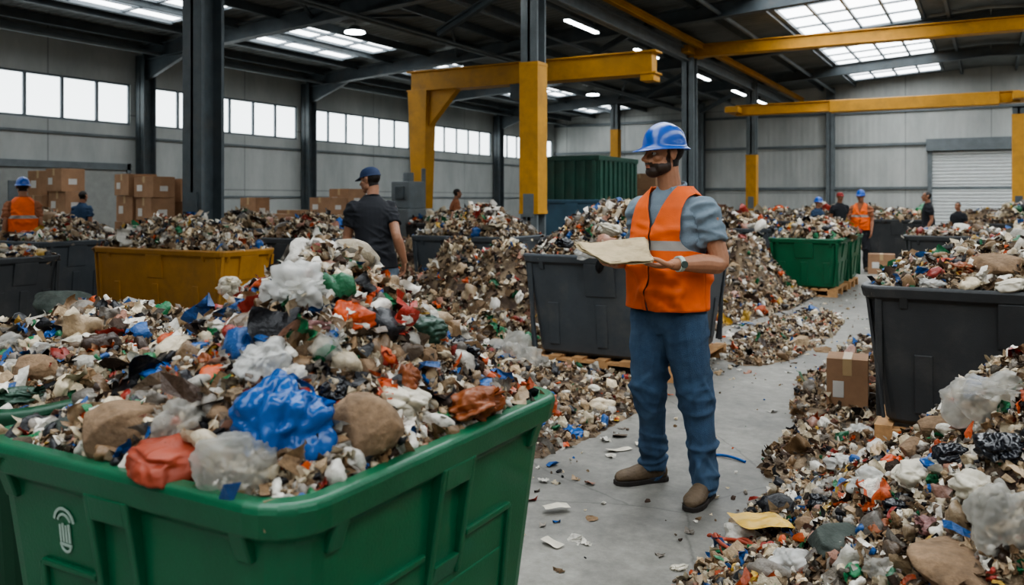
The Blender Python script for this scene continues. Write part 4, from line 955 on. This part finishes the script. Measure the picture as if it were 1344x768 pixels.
m_hatb=M('hat_blue',c(26,80,166),rough=.3,var=.06,vs=10,coat=.3);m_capd=M('cap_navy',c(24,44,78),rough=.7,var=.1);m_capr=M('cap_red',c(130,34,30),rough=.7,var=.1)
m_teal=M('shirt_blue',c(44,66,92),rough=.85);m_brn=M('shirt_brown',c(150,96,68),rough=.85)
mx0,my0=at(885,4.40)
Jm=dict(pel=[-.035,0,0],chest=[-.022,0,0],neck=[-.010,.0,0],shL=[.122,-.14,1.43],shR=[-.145,.125,1.43],elL=[.185,-.19,1.165],elR=[-.13,.21,1.165],wrL=[-.062,-.305,1.165],wrR=[-.30,-.02,1.15],
 hipL=[.038,-.065,.90],hipR=[-.100,.06,.90],knL=[.085,-.085,.50],knR=[-.118,.045,.50],anL=[.125,-.125,.09],anR=[-.085,.145,.09],toeL=[-.55,-.85,0],toeR=[-.95,-.28,0],head=[-.056,-.02,1.70],
 hL=(np.array([-1,-.12,-.05]),np.array([0,0,1.]),np.array([0,-1.,0]),.22,True),hR=(np.array([-.35,-.9,.0]),np.array([0,0,1.]),np.array([-1.,.3,0]),.2,True))
man,Dm=human('worker',(mx0,my0),PHI,(-.72,-.69),m_jean,m_shirtg,vest=mv,hat=m_hatb,J=Jm,headface=(-.94,-.33,-.02),beard=True,vox=.006,fat=1.12,skin=c(170,122,94),boot=c(96,80,62),seed=3,scale=1.02)
b=MB();w0=Dm['wrL']+np.array([.03,.012,.002]);ax_=nrm([-1,-.48,0]);s1=np.cross(ax_,[0,0,1]);rg=[]
for t,r_ in ((-.011,.030),(-.011,.038),(.011,.038),(.011,.030),(-.011,.030)):
    rg.append([w0+ax_*t+s1*r_*math.cos(a)+np.array([0,0,1])*r_*math.sin(a) for a in [6.28318*i/24 for i in range(24)]])
b.loft(rg,cap0=False,cap1=False);sg=-1 if s1[1]>0 else 1;b.cyl(w0+s1*(sg*.036),w0+s1*(sg*.046),.017,n=18,mi=1)
obj('wristwatch',b.mesh('watch',False),parent=man,mats=[M('watch_band',c(190,206,198),rough=.5,var=.03),M('watch_face',c(70,84,80),rough=.2,var=0)])
m_pap=M('held_paper',c(184,166,132),rough=.85,var=.22,vs=12,bump=.4,bs=50,dirt=c(104,86,62),dirtamt=.7)
A0,B0_,C0_,D0=[np.array(v) for v in ([-.17,-.12,1.265],[-.175,-.40,1.183],[-.37,-.44,1.166],[-.52,-.20,1.245])]
b=MB();r=np.random.default_rng(8);n=22
for s in range(6):
    jit=[r.normal(0,.010,3)*np.array([1,1,.1]) for _ in range(4)];off=s*.0036
    top=np.zeros((n+1,n+1,3))
    for i in range(n+1):
        for j in range(n+1):
            u,v=i/n,j/n;top[i,j]=(A0+jit[0])*(1-u)*(1-v)+(B0_+jit[1])*(1-u)*v+(C0_+jit[2])*u*v+(D0+jit[3])*u*(1-v)
    Q=top.reshape(-1,3);wv=(fbm(Q*9+s*.3,40,2)-.5)*.04;Q[:,2]+=off+wv
    edge=(vn(Q*50+s*7,s+50)-.5)*.014
    ce=Q.mean(0);g=np.tile(np.arange(n+1),(n+1,1));ed=((g==0)|(g==n)|(g.T==0)|(g.T==n)).ravel();Q[ed,:2]+=(Q[ed,:2]-ce[:2])*edge[ed,None]*4
    nn=len(b.v);b.v+=[tuple(q) for q in Q]
    for i in range(n):
        for j in range(n): a=nn+i*(n+1)+j;b.f.append([a,a+1,a+n+2,a+n+1]);b.m.append(0)
o=obj('papers',b.mesh('papers',True),parent=man,mats=[m_pap]);q=o.modifiers.new('s','SOLIDIFY');q.thickness=.0016
bx,by=at(494,8.0)
human('worker',(bx,by),PHI,(-.42,.9),m_jeang,m_blk,cap=m_capd,vox=.008,headface=(-.9,.45,-.15),lean=(-.05,.04),skin=c(150,108,84),fat=1.12,seed=5,
 J=dict(wrR=[.27,-.04,.92],elR=[.20,-.10,1.17],elL=[-.27,.0,1.16],wrL=[-.29,-.04,.92],knL=[-.06,.12,.52],anL=[-.02,.02,.1],knR=[.16,-.02,.5],anR=[.22,-.14,.1]))
def W(px,d,fac,pants,shirt,**k):
    x,y=at(px,d);return human('worker',(x,y),PHI,fac,pants,shirt,**k)
W(30,12.6,(-.5,.86),m_dpant,m_brn,vest=mv,hat=m_hatb,vox=.009,seed=6)
W(108,17,(.2,.9),m_dpant,m_teal,vox=.010,scale=.93,seed=7)
W(594,21,(.8,.3),m_dpant,m_brn,vox=.010,scale=.98,seed=8,lean=(.08,0))
W(1073,19.5,(.5,-.8),m_dpant,m_teal,hat=m_hatb,vox=.010,scale=.85,seed=9)
W(1102,21,(.1,-1),m_dpant,m_blk,cap=m_capr,vox=.010,scale=.93,seed=10)
W(1130,17.9,(-.5,-.8),m_dpant,m_brn,vest=mv,hat=m_hatb,vox=.009,scale=.93,seed=11)
W(1218,18.8,(-.9,.2),m_dpant,m_blk,vox=.010,scale=.93,seed=12)
W(1258,20,(-.8,-.4),m_dpant,m_blk,vox=.010,scale=.80,seed=13)
print('people',time.time()-T0)
# ================================================================= LIGHT / CAMERA
w=bpy.data.worlds.new('World');scene.world=w;w.use_nodes=True
bg=w.node_tree.nodes['Background'];bg.inputs[0].default_value=(.75,.85,1,1);bg.inputs[1].default_value=.6
cam=bpy.data.cameras.new('Camera');co=bpy.data.objects.new('Camera',cam);coll.objects.link(co)
cam.lens=30;cam.sensor_width=36;cam.shift_y=-122/1344.0;cam.clip_start=.05;cam.clip_end=200
co.location=(0,0,CH);co.rotation_euler=(math.pi/2,0,PHI)
cam.dof.use_dof=True;cam.dof.focus_distance=3.6;cam.dof.aperture_fstop=3.4
scene.camera=co
try:
    scene.view_settings.view_transform='AgX';scene.view_settings.look='AgX - Medium High Contrast'
except Exception as ex: print(ex)
scene.view_settings.exposure=-0.05
print('done',time.time()-T0)
